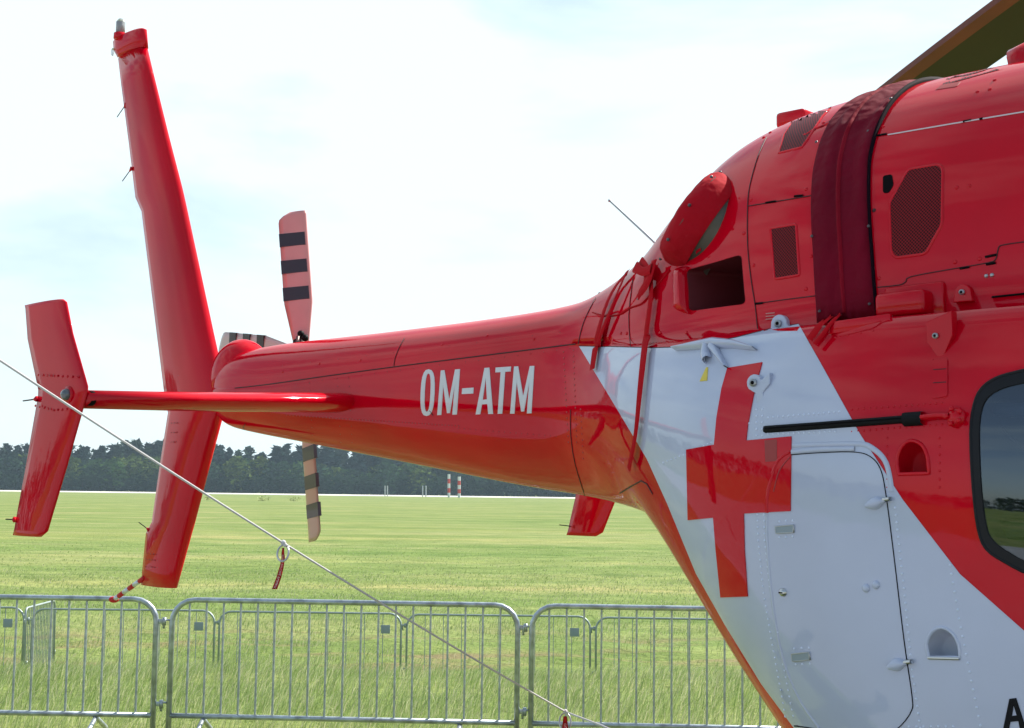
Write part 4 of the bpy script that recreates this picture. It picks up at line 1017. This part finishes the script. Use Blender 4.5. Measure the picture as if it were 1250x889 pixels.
# ------------------------------------------------------------------ rope with rings
A = at_depth(0, 440, 3.3); B = at_depth(690, 869, 4.6)
def on_line(x):     # point of the rope under image column x
    lo, hi = 0, 1
    for _ in range(40):
        t = (lo + hi) / 2; q = A.lerp(B, t) - CAMLOC; X = PW / 2 + FP * q.dot(cr) / q.dot(cf)
        if X < x: lo = t
        else: hi = t
    return A.lerp(B, lo)
def sag(t): return -UP * .05 * 4 * t * (1 - t)
ROOT = empty('tie_down_rope', B); tag(ROOT, 'thin white tie-down rope running diagonally across the picture in front of the tail', 'rope')
tip = A + (A - B) * 1.1
endp = hp(2.9, .95, .62)
pts = [A.lerp(B, -1.1 + 2.1 * k / 40) + sag(max(0, min(1, k / 40 * 2.1 - 1.1))) * .35 for k in range(41)]
def rope(b, pts, r):
    fine = []
    for a, c in zip(pts, pts[1:]):
        for k in range(4): fine.append(a.lerp(c, k / 4))
    fine.append(pts[-1]); tube(b, fine, r, 8)
b = bmesh.new(); rope(b, pts, .0031); mk('rope_run', b, ROPE, ROOT)
b = bmesh.new(); rope(b, [B, at_depth(735, 886, 4.45), at_depth(800, 915, 4.2), endp], .0030); mk('rope_end', b, ROPE, ROOT)
def ring_and_tag(x, big, lb, ln, tw, wd):
    q = on_line(x) if x < 690 else B; q = q + sag((q - A).length / (B - A).length) * .35
    root = empty('safety_ring', q - UP * big); tag(root, lb, 'warning tag', 'rings with red tags on the rope')
    b = bmesh.new(); ball(b, q + UP * .001, .0075); ball(b, q + Vector((.005, 0, -.005)), .006); mk('knot', b, ROPE, root)
    b = bmesh.new(); c = q - UP * (big * .5 + .006); tube(b, [c + Vector((math.cos(a) * big * .36, math.sin(a) * .012, math.sin(a) * big * .5)) for a in np.linspace(0, 2 * math.pi, 25)], .0028, 6, caps=False); mk('ring', b, STEEL, root)
    b = bmesh.new(); dirs = [Vector((.0, 0, -.25)), Vector((-.01, 0, -.6)), Vector((tw, 0, -1.0))]; prev = None
    P = [c + UP * big * .35, c, c - UP * big * .5, c + Vector((tw * .4, .003, -ln * .6)), c + Vector((tw, 0, -ln))]
    P = [Vector(v) for v in curve([tuple(v) for v in P], 4)]
    for k, v in enumerate(P):
        t = k / (len(P) - 1); w = wd * (.35 + .65 * t); row = [b.verts.new(v + Vector((-w / 2, .002 * math.sin(k), 0))), b.verts.new(v + Vector((0, -.002, 0))), b.verts.new(v + Vector((w / 2, .002 * math.cos(k), 0)))]
        if prev: b.faces.new((prev[0], prev[1], row[1], row[0])); b.faces.new((prev[1], prev[2], row[2], row[1]))
        prev = row
    r2 = bmesh.ops.solidify(b, geom=b.faces[:], thickness=.0012); rb_ = mk('ribbon', b, TAG, root)
    cu_ = bpy.data.curves.new('lettering', 'FONT'); cu_.body = 'REMOVE BEFORE FLIGHT'; cu_.size = wd * .62; cu_.extrude = .0002
    t_ = bpy.data.objects.new('lettering', cu_); COL.objects.link(t_)
    m_ = bpy.data.meshes.new_from_object(t_); bpy.data.objects.remove(t_)
    L = max(v.co.x for v in m_.vertices); 
    for v in m_.vertices:
        u = .30 + .68 * v.co.x / L; f = u * (len(P) - 1); i = min(int(f), len(P) - 2); pp = P[i].lerp(P[i + 1], f - i); tn = (P[i + 1] - P[i]).normalized(); sd = tn.cross(Vector((0, -1, 0))).normalized()
        v.co = pp + sd * (v.co.y - wd * .22) * (.35 + .6 * u) + Vector((0, -.0045, 0))
    link('lettering', m_, INK, rb_)
ring_and_tag(346, .042, 'steel ring with red ribbon knotted on the rope above the middle barrier', .095, -.020, .015)
ring_and_tag(690, .050, 'steel ring with red ribbon at the low end of the rope, near the bottom edge', .14, .004, .030)

# ------------------------------------------------------------------ far things
def far_post(x, y0, y1, D, r, label, striped=True):
    base = at_depth(x, y1, D); top = at_depth(x, y0, D); base.z = -.86
    root = empty('marker_post' if striped else 'lattice_mast', base); tag(root, label, 'post' if striped else 'mast')
    n = 5 if striped else 1; ms = [mat('post_white', (.7, .7, .7), .6), mat('post_red', (.6, .05, .03), .6)]
    for k in range(n):
        b = bmesh.new(); tube(b, [base.lerp(top, k / n), base.lerp(top, (k + 1) / n)], r, 8); mk('band' if striped else 'pole', b, (ms[0] if k % 2 == 0 else ms[1]) if striped else mat('mast_grey', (.45, .47, .5), .5), root, smooth=False)
far_post(548, 579, 604, 600, .55, 'red and white striped post by the runway, left one of the pair'); far_post(560.5, 582, 604, 600, .6, 'red and white striped post by the runway, right one of the pair')
for x, lb in ((470, 'thin grey mast before the woods, left of the left striped post, farthest left'), (473, 'thin grey mast standing just right of the farthest left one'), (516, 'thin grey mast nearer the striped posts, left one of two'), (520, 'thin grey mast closest to the striped posts')):
    far_post(x, 593, 603, 625, .25, lb, False)
def weed(x, D, h, label):
    base = at_depth(x, 600, D); base.z = float(gz(np.array(base.x), np.array(base.y))); root = base; b = bmesh.new(); R = np.random.default_rng(int(x))
    for _ in range(90):
        c = Vector((R.normal(0, h * .7), R.normal(0, h * .4), abs(R.normal(.35, .3)) * h)); v = [b.verts.new(base + c + Vector(R.normal(0, h * .16, 3))) for _ in range(3)]; b.faces.new(v)
    o_ = mk('weed_clump', b, mat('weed', (.34, .38, .12), .8), recalc=False); o_.location = (0, 0, 0); tag(o_, label, 'plant')
weed(254, 330, .9, 'yellowish weed clump beside the lower half of the tail fin'); weed(322, 330, 1.0, 'low weed clump at the runway edge left of the lower rotor blade'); weed(359, 330, .9, 'small weed clump at the runway edge next to the lower rotor blade')

# ------------------------------------------------------------------ haze
bm = bmesh.new(); box(bm, (0, 300, 18.0), 3000, 2000, 40.0)
hz = mk('haze', bm, None, smooth=False); tag(hz, 'faint summer haze over the airfield', 'haze', kind='stuff')
hm = bpy.data.materials.new('haze'); hm.use_nodes = True; nt = hm.node_tree
for n in list(nt.nodes): nt.nodes.remove(n)
o = nt.nodes.new('ShaderNodeOutputMaterial'); v = nt.nodes.new('ShaderNodeVolumePrincipled'); v.inputs['Density'].default_value = .00014; v.inputs['Color'].default_value = (.62, .80, .95, 1); v.inputs['Anisotropy'].default_value = .2
nt.links.new(v.outputs[0], o.inputs['Volume']); hz.data.materials.append(hm)
